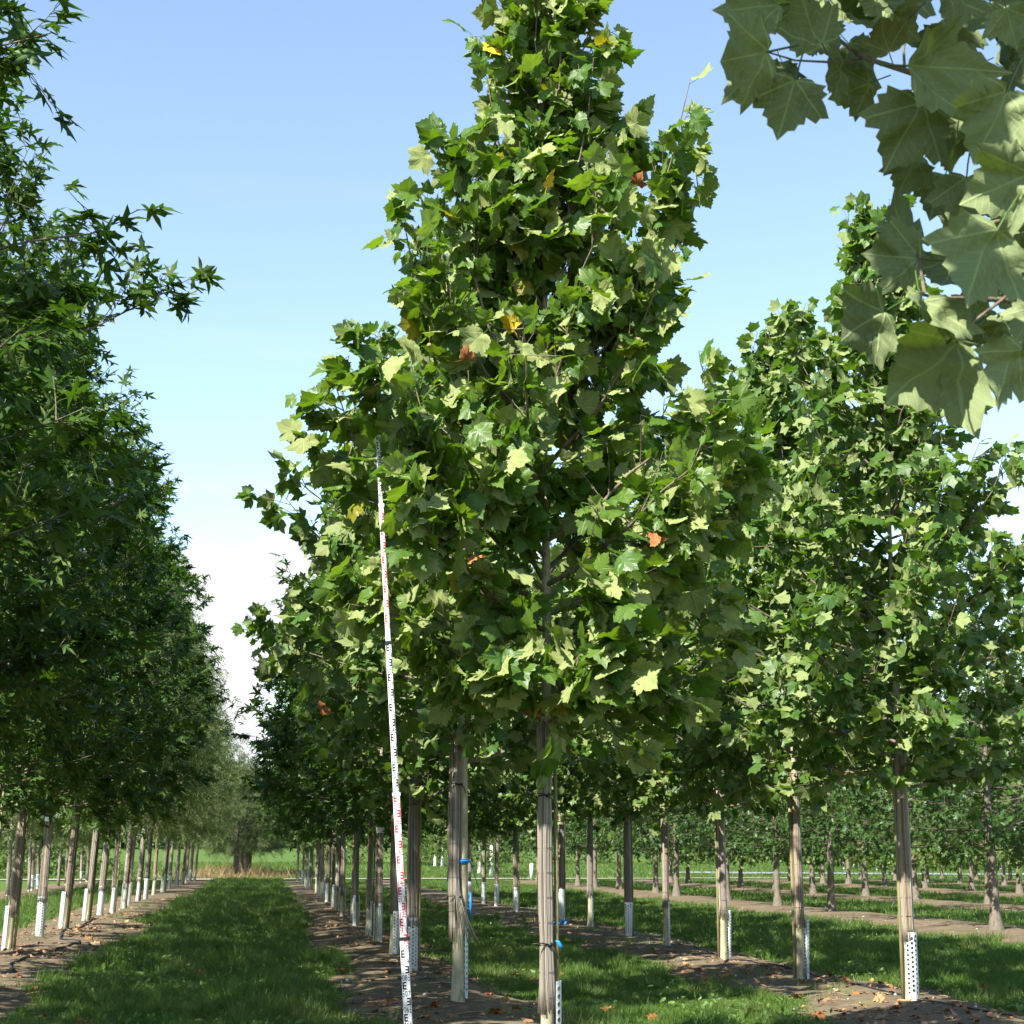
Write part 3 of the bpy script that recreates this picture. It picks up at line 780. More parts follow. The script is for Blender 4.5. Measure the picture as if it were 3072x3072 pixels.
def P_main(z): return float(np.interp(z, [2.3, 2.8, 3.5, 4.8, 5.6, 6.3, 7.0, 8.0, 8.9], [0.95, 1.32, 1.55, 1.58, 1.20, 0.62, 0.45, 0.45, 0.15]))
X0, Y0 = ROW['C'] - 0.02, row_y(1640, ROW['C'] - 0.02)
zb = gz(X0, Y0)
main_bend = lambda z: (0.012 * math.sin(z * 2.2 + 0.6) * (1 if z < 3 else 0.6) + 0.006 * max(0, 2 - z) * -1, 0.01 * math.sin(z * 1.7))
EX = [((0.02, 0, 4.1), (1.10, -0.20, 7.35), 0.020, 26), ((0.03, 0, 4.6), (0.70, 0.25, 7.1), 0.016, 14), ((0, 0, 4.8), (1.25, 0.0, 6.6), 0.016, 14),
      ((-0.02, 0, 3.5), (-1.12, 0.10, 6.45), 0.020, 22), ((-0.02, 0, 4.0), (-0.75, -0.35, 6.7), 0.017, 16), ((-0.02, 0.05, 3.0), (-1.55, 0.1, 4.9), 0.02, 16),
      ((0.02, 0, 2.75), (1.45, -0.1, 4.4), 0.021, 18), ((0, 0, 2.5), (1.15, -0.5, 3.2), 0.016, 12), ((0, 0, 2.6), (-1.2, -0.3, 3.3), 0.016, 12),
      ((0, 0, 3.4), (-1.40, -1.05, 4.75), 0.017, 16), ((0, 0, 2.9), (-1.15, -1.05, 4.15), 0.016, 10), ((0, 0, 2.45), (0.25, -0.9, 2.75), 0.012, 9), ((0, 0, 2.5), (-0.4, -0.85, 2.8), 0.012, 9)]
e_main, lp_main, rg_main = make_named_plane('plane_tree', 'tall plane tree with pale reed-wrapped trunk, standing right behind the measuring staff', (X0, Y0, zb), P_main, 2.35, 8.6, 48, 1.75, 14, 0.44, 7.0, T_PLANE_HI, 0.158, M['plane_leaf'], 11, 300, EX)
ob('trunk', trunk_mesh('trunk', 8.7, 0.046, 0.010, M['plane_bark'], 1.4, 14, main_bend, 12, n=40), e_main)
wm, rzf = wrap_mesh('reed_wrap', 0.46, 2.44, 0.053, 36, 41, main_bend, ties=(0.225, 0.745))
put_wrap(e_main, (wm, [ties_mesh('wire_tie', [0.46 + 1.98 * q_], rzf, main_bend, True, 5) for q_ in (0.225, 0.745)], threads_mesh('binding_thread', 0.48, 2.42, rzf, main_bend)))
ob('tree_guard', guard_mesh('tree_guard', 0.66, 0.072, 250, 6), e_main, rot=(0, 0, R_(-70)), loc=(0.03, 0.01, 0))
ob('stake', STAKE, e_main, loc=(0.072, 0.03, 0), scale=(0.8, 0.8, 1))
_b = MB(); _b.tube([(0.058, -0.02, 0.93), (0.078, -0.025, 0.925), (0.092, -0.028, 0.90), (0.098, -0.028, 0.88)], [0.006, 0.012, 0.014, 0.010], 6); ob('blue_tape', _b.mesh('blue_tape', [M['blue_band']]), e_main)
# dry and yellowed leaves, fruit balls, each a part of the tree
DRY = template_meshes('dry_leaf', temps(OUT_PLANE, 21, 3, rings=2, bend=2.6), M['dry_leaf'])
YEL = template_meshes('yellow_leaf', temps(OUT_PLANE, 22, 2, rings=2), M['yellow_leaf'])
def in_crown(px, py, dy, bx, by, bz):
    d = ray(px, py); t = (by + dy) / d[1]; p = np.array([0, 0, CAM_H]) + d * t; return p - np.array([bx, by, bz])
for k, (px, py, dy) in enumerate([(1908, 556, -0.5), (1384, 1078, -1.0), (2145, 1236, -0.9), (1440, 1672, -1.1), (1988, 1620, -1.0), (1582, 1916, -0.5), (956, 2112, -0.2), (1600, 2112, -0.35)]):
    p = in_crown(px, py, dy, X0, Y0, zb); o = ob('dry_leaf', DRY[k % 3], e_main, loc=p, rot=(R_(160 + k * 13), 0.4, k * 1.3), scale=(0.105,) * 3)
for k, (px, py, dy) in enumerate([(1475, 156, -0.3), (1540, 990, -1.0), (1640, 560, -0.8)]):
    p = in_crown(px, py, dy, X0, Y0, zb); ob('yellow_leaf', YEL[k % 2], e_main, loc=p, rot=(R_(70), 0.3, k * 2.0), scale=(0.13,) * 3)
def ball_mesh(r, seed):
    rg = np.random.default_rng(seed); V_, Fq = [], []; n, m = 9, 12
    for a in range(n + 1):
        for c in range(m):
            rr = r * (1 + rg.uniform(-0.10, 0.10)); ph = math.pi * a / n; th = 2 * math.pi * c / m
            V_.append((rr * math.sin(ph) * math.cos(th), rr * math.sin(ph) * math.sin(th), rr * math.cos(ph)))
    Fq = [(a * m + c, (a + 1) * m + c, (a + 1) * m + (c + 1) % m, a * m + (c + 1) % m) for a in range(n) for c in range(m)]
    b = MB(); b.add(V_, q=Fq); b.tube([(0, 0, r * 0.8), (0.004, 0, r + 0.05), (0.0, 0.006, r + 0.12)], 0.0018, 4); return b.mesh('fruit_ball', [M['fruit']])
FB = ball_mesh(0.017, 3)
for px, py, dy in [(1908, 606, -0.5), (1902, 632, -0.5), (1882, 680, -0.45), (1760, 412, -0.2), (1288, 1036, -1.0), (1404, 1168, -0.9)]:
    ob('fruit_ball', FB, e_main, loc=in_crown(px, py, dy, X0, Y0, zb))

# ------------------------------------------------------------------ rest of the staff's row
GC = "trees of the measuring staff's row"
XC = ROW['C']
ya = row_y(1375, XC); za = gz(XC, ya)
e, _, _ = make_named_plane('plane_tree', 'plane tree with bare pale trunk beside its loose reed wrap and a blue ribbon', (XC, ya, za), P_plane, 2.4, 8.2, 58, 1.7, 13, 0.5, 7.5, T_PLANE, 0.145, M['plane_leaf_young'], 61, 300, group=GC)
bA = lambda z: (0.045 * min(1, max(0, (z - 0.55) / 0.5)) * (1 if z < 2.5 else max(0, 1 - (z - 2.5))) , 0.0)
ob('trunk', trunk_mesh('trunk', 8.3, 0.064, 0.010, M['plane_bark'], 1.15, 14, bA, 14, n=40), e)
bW = lambda z: (-0.040 - 0.02 * math.sin((z - 0.6) * 1.6), -0.055)
wm, rzA = wrap_mesh('reed_wrap', 0.62, 2.62, 0.052, 32, 43, bW, ties=(0.21, 0.78), frayed=0.16)
put_wrap(e, (wm, [ties_mesh('wire_tie', [0.62 + 2.0 * q_], lambda z: rzA(z) + 0.01, lambda z: (-0.03, -0.045), True, 8) for q_ in (0.21, 0.78)], threads_mesh('binding_thread', 0.66, 2.58, rzA, bW)))
_b = MB(); c_ = bA(1.42); _b.tube(ring_pts(1.42, 0.066, c_), 0.004, 4); _b.tube(ring_pts(1.40, 0.066, c_), 0.012, 4); _b.tube(ring_pts(1.385, 0.066, c_), 0.004, 4)
_b.tube([(0.12, 0.02, 1.40), (0.15, 0.08, 1.36), (0.20, 0.2, 1.22), (0.26, 0.4, 1.12)], [0.007, 0.006, 0.004, 0.004], 5); _b.tube([(0.125, 0.0, 1.08), (0.128, 0.0, 0.94), (0.115, 0.0, 0.80)], [0.012, 0.016, 0.008], 5)
ob('blue_ribbon', _b.mesh('blue_ribbon', [M['blue_band']]), e)
ob('tree_guard', guard_mesh('tree_guard', 0.72, 0.072, 170, 4), e, loc=(0.035, 0.03, 0.03), rot=(0, 0, R_(-60)))
ob('dry_leaf', DRY[0], e, loc=(0.03, -0.12, 2.55), rot=(R_(170), 0.2, 0.3), scale=(0.12,) * 3)
ob('dry_leaf', DRY[1], e, loc=(-0.07, -0.12, 2.62), rot=(R_(150), 0.2, 1.3), scale=(0.11,) * 3)

yb = row_y(1238, XC)
e = wrapped_tree('plane_tree', "plane tree with splayed reed wrap and a wide perforated guard, third in the staff's row", XC, yb, 'plane', 'plane', 1, GC, 0, R_(-140), True)
c_px = [1175, 1139, 1103, 1072, 1054, 1033, 1013, 997, 981, 967, 950, 944, 933, 919, 908, 893]
prev = 0
for k, px in enumerate(c_px):
    x_ = XC + rT.uniform(-.06, .06); y_ = row_y(px, XC)
    e = wrapped_tree('star_leaved_tree', f"dark star-leaved reed-wrapped tree, {ORD[k + 3]} along the measuring staff's row", x_, y_, 'lobed', 'lobed', k, GC, (1, 0, 2)[k % 3] if k != 3 else 0, rT.uniform(-3.0, -0.4), k % 2 == 0, tilt=(rT.uniform(-.015, .015), rT.uniform(-.01, .02)), s=rT.uniform(0.90, 1.0), wrap=k, guard_off=(rT.uniform(-.02, .03), -0.01))
    if k == 1:
        ob('paper_tag', PAPER_BAND, e, loc=(0, 0, 2.05), scale=(0.92, 0.92, 1.1))

# ------------------------------------------------------------------ the row across the lawn aisle
GL = 'trees of the row across the lawn aisle'
XL = ROW['L']
l_px = [40, 135, 205, 258, 305, 338, 368, 389, 415, 435, 461, 482, 494, 510, 531, 545, 557, 567, 577]
for k, px in enumerate(l_px):
    x_ = XL + rT.uniform(-.08, .08); y_ = row_y(px, XL)
    cr = 'left' if k < 5 else 'feather'
    lab = (f'star-leaved tree with mossy bare foot, just before the one with a white paper band' if k == 0 else
           f'star-leaved reed-wrapped tree with a white paper band round its trunk' if k == 1 else
           f"{'star-leaved' if k < 5 else 'feathery'} reed-wrapped tree, {ORD[k - 2]} beyond the white-banded one across the aisle")
    e = wrapped_tree('star_leaved_tree' if k < 5 else 'feathery_tree', lab, x_, y_, 'lobed', cr, k, GL, (2, 0, 2, 2, 0, 1, 0, 1, 2, 1)[k % 10], (R_(120), R_(-150), R_(130), R_(130), R_(-150))[k] if k < 5 else rT.uniform(-2.6, -1.2), k % 3 != 1, tilt=(rT.uniform(-.01, .01), rT.uniform(.03, .065)), s=rT.uniform(0.96, 1.06), wrap=k, guard_off=(-0.05, -0.02) if k in (0, 2, 3) else (0, 0))
    if k == 1: ob('paper_band', PAPER_BAND, e, loc=(0, 0, 2.06), scale=(0.95, 0.95, 1.0))
# the near ones, whose trunks stand outside the picture and whose boughs reach into it
EXL = {11.6: [((0, 0, 5.2), (2.9, 0.6, 6.2), 0.02, 16), ((0, 0, 6.6), (2.2, 0.2, 7.4), 0.016, 16), ((0, 0, 3.8), (2.6, 0.4, 4.6), 0.018, 16)],
       15.2: [((0, 0, 5.6), (2.9, 0.9, 6.9), 0.02, 18), ((0, 0, 4.0), (2.6, 1.2, 4.9), 0.02, 18), ((0, 0, 3.0), (2.4, 0.9, 3.4), 0.02, 18)]}
for n_, y_ in enumerate((11.6, 15.2)):
    e, _, _ = make_named_plane('star_leaved_tree', f"dark star-leaved tree with long boughs reaching over the lawn aisle, {('nearer the staff', 'one further along')[n_]}", (XL, y_, gz(XL, y_)), P_left, 2.3, 10.0, 60, 1.4, 13, 0.66, 7, T_LOBED, 0.185, M['lobed_leaf'], 71 + n_, 300, EXL[y_], GL, LF_LOBED)
    ob('trunk', TR['lobed'][n_], e)
    put_wrap(e, WR[n_])
    ob('tree_guard', GD[0], e, rot=(0, 0, -2))
for n_, y_ in enumerate((18.7, 22.2, 25.8)):
    wrapped_tree('star_leaved_tree', f'star-leaved reed-wrapped tree, {ORD[n_]} after the two with long boughs over the aisle', XL, y_, 'lobed', 'left', n_ + 1, GL, 0, -2, tilt=(0, 0.03), s=1.0, wrap=n_)
for n_, y_ in enumerate((8.0, 4.4, 0.8)):
    wrapped_tree('star_leaved_tree', f'star-leaved reed-wrapped tree, {ORD[n_]} before the two with long boughs over the aisle', XL - 0.1, y_, 'lobed', 'left', n_, GL, 0, -2, tilt=(0, 0.0), s=0.78, wrap=n_)

# second row behind it
GL2 = 'thin trees behind the aisle row'
for k, px in enumerate((-30, 6, 70, 95, 120, 165, 190, 208, 230, 248, 262)):
    y_ = row_y(px, ROW['L2'])
    if y_ > 103: y_ = 103 - (k - 8) * 2.5
    wrapped_tree('young_tree', f'slim pale-trunked tree in the back row behind the aisle row, {ORD[k]} along', ROW['L2'] + rT.uniform(-.2, .2), y_, 'lobed', 'feather', k, GL2, 1 if k in (4, 8, 3) else None, rT.uniform(-3, -1), False, s=rT.uniform(.85, .98), short=True, tilt=(0, rT.uniform(-.02, .04)))

# ------------------------------------------------------------------ plane row beside the drip hose
GR = 'plane trees of the drip-hose row'
XR = ROW['R']
r_px = [2714, 2404, 2170, 2000, 1876, 1765, 1687, 1617, 1553, 1493, 1448, 1408, 1376, 1348]
for k, px in enumerate(r_px):
    y_ = row_y(px, XR); x_ = XR + rT.uniform(-.05, .05)
    lab = f"plane tree, {ORD[k]} in the drip-hose row, {('with a broad pale guard', 'with a narrow guard strip', 'with bare flared foot and guard strip', 'with dark lower trunk')[k] if k < 4 else 'with reed wrap and perforated guard'}"
    if k < 3:
        zz = gz(x_, y_)
        e, _, _ = make_named_plane('plane_tree', lab, (x_, y_, zz), P_plane, 2.2, 8.5, 66, 1.6, 15, 0.52, 8.2, T_PLANE, 0.138, M['plane_leaf_young'], 81 + k, 300, group=GR)
        ob('trunk', TR['plane'][k % 2], e)
        rs = 0.95
        put_wrap(e, WR[k], scale=(rs, rs, 1), loc=(0.0, -0.01, 0.03))
        if k == 0: ob('tree_guard', guard_mesh('tree_guard', 0.70, 0.074, 260, 7), e, rot=(0, 0, R_(-150)), loc=(0.02, -0.01, 0))
        else: ob('tree_guard', GD[2], e, rot=(0, R_(3), R_(-70)), loc=(0.035, -0.02, 0))
        ob('stake', STAKE, e, loc=(-0.075, 0.0, 0))
    else:
        g = {3: 2, 4: 1, 5: 2, 6: 0, 7: 0}.get(k, (0, 1)[k % 2])
        wrapped_tree('plane_tree', lab, x_, y_, 'plane', 'plane', k, GR, g, R_(-70) if g == 2 else R_(-150), k % 2 == 0, s=rT.uniform(.92, 1.0), wrap=k, tilt=(0, rT.uniform(-.012, .012)))

# ------------------------------------------------------------------ oak rows and the stands beyond
def bare_tree(name, label, x, y, group, trunk, crown, v, s=1.0, tilt=0.0):
    e = root(name, label, 'tree', (x, y, gz(x, y) - 0.02), group, 0, (0, tilt), s)
    ob('trunk', TR[trunk][v % len(TR[trunk])], e); crown_parts(e, crown, v); return e
rows_o = {'O1': [3000, 2720, 2495, 2317, 2159, 2047, 1949, 1856, 1796, 1724, 1670, 1625],
          'O2': [3190, 2960, 2749, 2586, 2454, 2340, 2236, 2146, 2070, 2000],
          'O3': [3230, 3067, 2912, 2770, 2645, 2545, 2455, 2370]}
for r_i, (rk, pxs) in enumerate(rows_o.items()):
    for k, px in enumerate(pxs):
        y_ = row_y(px, ROW[rk])
        if y_ > 103: continue
        bare_tree('oak_tree', f"smooth grey-brown bare-trunked oak, {ORD[k]} in the {ORD[r_i]} oak row beyond the drip hose", ROW[rk] + rT.uniform(-.3, .3), y_, 'oaks in rows beyond the drip hose', 'oak', 'oak' if r_i == 0 or (r_i == 1 and k % 2) else 'oak_light', k + r_i, rT.uniform(.9, 1.05), rT.uniform(-.015, .015))
for r_i, rk in enumerate(('O4', 'O5')):
    for k in range(5):
        bare_tree('young_oak_tree', f'light green young oak, {ORD[k]} in the {ORD[r_i]} light row past the oaks', ROW[rk] + rT.uniform(-.3, .3), 80 + r_i * 4 + k * 5, 'light green young oaks', 'oak', 'oak_light', k, rT.uniform(.8, .95))
def along(px, y_):
    d = ray(px, 2600); return d[0] / d[1] * y_
for k, (px, y_) in enumerate([(1305, 150), (1327, 146), (1351, 142), (1438, 124), (1474, 114)]):
    bare_tree('whitewashed_tree', f'tree with whitewashed trunk past the end path, {ORD[k]} of five', along(px, y_), y_, 'whitewashed trees past the end path', 'white', 'oak_light', k, 0.8)
_wb = MB(); _wb.tube([(0, 0, -0.05), (0, 0, 0.15), (0, 0, 0.4), (0, 0, 2.6)], [0.20, 0.18, 0.145, 0.118], 14); WHITE = _wb.mesh('whitewash', [M['white_bark']])
for o in [o for o in C.objects if o.name.startswith('whitewashed_tree')]: ob('whitewash', WHITE, o)
kk = 0
for r_i in range(4):
    for k in range(15):
        y_ = 134 + r_i * 9 + rT.uniform(-1, 1); x_ = 46 + k * 2.6 + r_i * 1.5
        e = bare_tree('pole_tree', f'pale-stemmed pole tree past the road, {ORD[k]} in the {ORD[r_i]} line from the road', x_, y_, 'pale-stemmed pole trees past the road', 'white', 'oak_light', k + r_i, rT.uniform(.55, .7))
        ob('whitewash', WHITE, e, scale=(0.9, 0.9, 1.2))
for k, y_ in enumerate((113.5, 117.5, 121.5, 126)):
    bare_tree('pine_tree', f'wide dark pine with thick trunk at the far end of the aisle, {ORD[k]} of four', -1.75 + 0.25 * k, y_, 'pines at the far end of the aisle', 'pine', 'pine', k, rT.uniform(.95, 1.05))
for k in range(12):
    x_, y_ = -13 - k * 3.6 + rT.uniform(-.6, .6), 114 + rT.uniform(0, 9)
    e = root('shrub', f'big rounded green shrub past the end path, {ORD[k]} outward from the pines', 'shrub', (x_, y_, gz(x_, y_)), 'shrubs in the belt past the end path', 0, (0, 0), rT.uniform(.9, 1.3))
    crown_parts(e, 'bush', k)
for k in range(9):
    x_, y_ = 6 + k * 4.2 + rT.uniform(-1, 1), 150 + rT.uniform(0, 16)
    e = root('shrub', f'light green shrub in the far field, {ORD[k]} going from pines to road', 'shrub', (x_, y_, gz(x_, y_)), 'shrubs in the far field', 0, (0, 0), rT.uniform(.7, 1.0))
    crown_parts(e, 'bush', k)
# far wood: one mass
rg = np.random.default_rng(900); n = 15000
xw = rg.uniform(-260, 330, n); yw = 300 + rg.uniform(0, 30, n) + 30 * np.sin(xw * 0.01)
top = 7 + 5 * vnoise(xw * 0.08, yw * 0.02, 2) + 2.5 * vnoise(xw * 0.35, yw * 0.1, 6)
zw = ground_z(xw, yw) + top * rg.random(n) ** 0.7
pw = np.stack([xw, yw, zw], -1)
frw = frames(rg.normal(0, 1, (n, 3)), np.array([0, -0.7, 0.7]) + rg.normal(0, 0.5, (n, 3)))
o = ob('far_wood', bake_leaves('far_wood', T_OAK_LO, pw, frw, rg.uniform(1.5, 3.2, n), M['oak_leaf'], rg))
tag(o, 'distant dark green wood along the horizon', kind='stuff')

# ------------------------------------------------------------------ plane bough in front, with its own tree beside the camera
def front_bough():
    rg = np.random.default_rng(321)
    bx, by = 3.75, 2.9
    base = np.array([bx, by, gz(bx, by)])
    e = root('plane_tree', 'plane tree whose big-leaved bough hangs close over the drip-hose side', 'tree', tuple(base))
    ob('trunk', trunk_mesh('trunk', 7.5, 0.062, 0.012, M['plane_bark'], 1.3, seed=77), e)
    put_wrap(e, WR[2])
    loc = lambda px, py, d: at_depth(2000 + px * 0.621, py * 0.621, d) - base
    tm = template_meshes('leaf', temps(OUT_PLANE, 31, 8, rings=4, bend=1.7, petiole=0.5), M['front_leaf'])
    L = [(490, 250, 190, 315, 3.7), (620, 385, 545, 640, 3.75), (750, 215, 620, 30, 3.9), (545, 20, 290, 60, 3.9), (985, 400, 800, 468, 4.2), (1235, 495, 1070, 790, 3.8),
         (1180, 320, 1395, 325, 3.7), (1075, 250, 1015, 95, 4.1), (1180, 205, 1375, 178, 4.3), (1650, 440, 1500, 755, 3.6), (1595, 1110, 1390, 1425, 3.5), (1760, 840, 1455, 965, 3.55),
         (1450, 855, 1415, 1095, 3.8), (1220, 1250, 985, 1232, 3.75), (1250, 1445, 1300, 1730, 3.55), (1055, 1505, 805, 1640, 3.7), (1210, 1180, 1060, 1090, 3.9), (1420, 1655, 1095, 1905, 3.75),
         (1715, 1690, 1525, 1880, 3.5), (1205, 755, 1128, 915, 4.0), (1405, 635, 1365, 805, 4.0), (1700, 1330, 1640, 1455, 3.9), (850, 40, 945, 150, 4.1), (1010, 10, 960, 85, 4.0), (1100, 60, 1130, 125, 4.2),
         (1370, -30, 1390, 140, 3.8), (1560, 20, 1540, 235, 3.9), (1640, 40, 1690, 215, 3.7), (1690, 120, 1740, 260, 3.8), (1650, 340, 1760, 410, 4.0), (845, 335, 700, 400, 4.1), (1430, 400, 1375, 510, 4.2),
         (1500, 325, 1350, 395, 4.3), (1630, 1280, 1710, 1385, 4.0), (1500, 1470, 1400, 1560, 4.1), (700, 130, 800, 260, 4.1), (880, 210, 980, 330, 4.2), (560, 300, 600, 420, 4.1), (640, 10, 520, 110, 4.2),
         (1560, 560, 1640, 760, 3.9), (1690, 560, 1700, 800, 3.7), (1620, 1560, 1560, 1640, 4.0), (1700, 1000, 1600, 1080, 4.1), (1480, 20, 1350, 90, 4.2), (930, 330, 1000, 400, 4.3), (1290, 560, 1420, 700, 4.2),
         (1790, 200, 1700, 330, 3.8), (1800, 620, 1760, 780, 3.8), (1790, 1480, 1700, 1640, 3.6), (1800, 1120, 1740, 1300, 3.7), (420, 330, 330, 440, 3.9)]
    for k in range(34):                                  # leaves further back on the same bough
        ax, ay = rg.uniform(1330, 1850), rg.uniform(-90, 330) if k % 2 else rg.uniform(380, 1650)
        if k % 2 and k < 16: ax = rg.uniform(600, 1300); ay = rg.uniform(-90, 90)
        an = rg.uniform(0.9, 2.4); ln = rg.uniform(170, 260); L.append((ax, ay, ax + ln * math.cos(an), ay + ln * math.sin(an) * 0.9, rg.uniform(4.2, 4.8)))
    vd = _f
    tw = MB()
    for k, (ax, ay, tx, ty, d) in enumerate(L):
        A, T = loc(ax, ay, d), loc(tx, ty, d + rg.uniform(-0.05, 0.10))
        tip = T - A; size = np.linalg.norm(tip) / 0.92
        up = vd * 1.0 + UP * rg.uniform(-0.1, 0.6) + _r * rg.normal(0, 0.38)      # upper face turned away from the path: pale undersides face it
        if k in (8, 32): up = -up * 0.6 + UP
        fr = frames(tip[None], up[None])[0]
        o = bpy.data.objects.new('leaf', tm[k % 8]); C.objects.link(o); o.parent = e
        o.matrix_local = Matrix([[*(fr[r_] * size), A[r_]] for r_ in range(3)] + [[0, 0, 0, 1]])
    # boughs and twigs
    b = MB()
    def bough(ps, r0_, r1_): 
        pts = np.array([loc(*p) for p in ps]); b.tube(pts, np.linspace(r0_, r1_, len(pts)), 7)
    start = np.array([0.0, 0.0, 2.5])
    pA = [loc(1900, 520, 3.9), loc(1500, 460, 4.05), loc(1180, 350, 4.1), loc(940, 275, 4.1), loc(830, 190, 4.15), loc(690, 20, 4.15), loc(640, -120, 4.2)]
    b.tube(np.array([start, start * 0.4 + pA[0] * 0.6 + np.array([0, 0, -0.12])] + pA), np.array([0.024, 0.018, 0.013, 0.0095, 0.008, 0.006, 0.005, 0.004, 0.003]), 8)
    bough([(940, 285, 4.1), (780, 300, 4.0), (620, 292, 3.85), (490, 252, 3.72)], 0.0035, 0.002)
    bough([(1500, 460, 4.05), (1330, 440, 3.95), (1235, 495, 3.82)], 0.0035, 0.002)
    bough([(1150, 340, 4.1), (1145, 240, 4.2), (1170, 90, 4.15), (1250, 10, 4.1)], 0.004, 0.002)
    bough([(1320, 410, 4.0), (1295, 560, 4.05)], 0.0035, 0.002)
    pB = [loc(1950, 1440, 3.8), loc(1690, 1452, 3.75), (loc(1470, 1442, 3.7)), loc(1330, 1442, 3.65), loc(1245, 1425, 3.6), loc(1220, 1255, 3.72), loc(1175, 1150, 3.85)]
    b.tube(np.array([start + (0, 0, -0.2), pB[0] * 0.7 + start * 0.3 + np.array([0, 0, -0.1])] + pB), np.array([0.02, 0.014, 0.009, 0.007, 0.0055, 0.0045, 0.004, 0.003, 0.002]), 8)
    bough([(1760, 1320, 3.7), (1620, 1450, 3.7), (1420, 1600, 3.72), (1350, 1660, 3.74)], 0.0045, 0.0025)
    pC = [loc(1900, 1010, 3.8), loc(1720, 1035, 3.75), loc(1560, 1080, 3.6)]
    b.tube(np.array([start + (0, 0, 0.1), pC[0] * 0.7 + start * 0.3] + pC), np.array([0.018, 0.012, 0.008, 0.006, 0.004]), 8)
    ob('bough', b.mesh('bough', [M['branch_bark']]), e)
    ob('dry_leaf', DRY[2], e, loc=loc(1255, 400, 4.0), rot=(R_(175), 0.3, 0.8), scale=(0.11,) * 3)
    # the rest of its crown, away from the view
    br, lp, lo, ld = skeleton(rg, 2.5, 7.0, lambda z: float(np.interp(z, [2.4, 4, 6, 7.2], [1.2, 1.7, 1.1, 0.2])), 26, 1.6, 8, 0.5, 6, az_fn=lambda i_, g: -0.55 + g.uniform(-1.15, 1.0))
    shade_boughs = [((0, 0, 4.0), (-3.6, -0.5, 4.5), 0.02, 16), ((0, 0, 4.4), (-3.3, -0.2, 5.1), 0.02, 16), ((0, 0, 3.8), (-3.1, -0.9, 4.2), 0.018, 14), ((0, 0, 4.0), (-3.7, 0.0, 4.3), 0.018, 14), ((0, 0, 4.4), (-2.6, -0.5, 5.0), 0.018, 14)]  # unseen overhead boughs, added to throw dappled shade on the front leaves
    br2, lp2, lo2, ld2 = skeleton(rg, 2.5, 7.0, P_plane, 0, 1, 8, 0.42, 4.0, extra=shade_boughs, leader=False)
    br += br2; lp, lo, ld = np.concatenate([lp, lp2]), np.concatenate([lo, lo2]), np.concatenate([ld, ld2])
    pos, fr, sz = leaf_frames(rg, lp, lo, ld, 0.19, **LF_PLANE)
    o = ob('crown', bake_leaves('crown', T_PLANE, pos, fr, sz, M['plane_leaf'], rg), e); o['kind'] = 'stuff'
    ob('branches', branch_mesh('branches', br, M['branch_bark']), e)
front_bough()

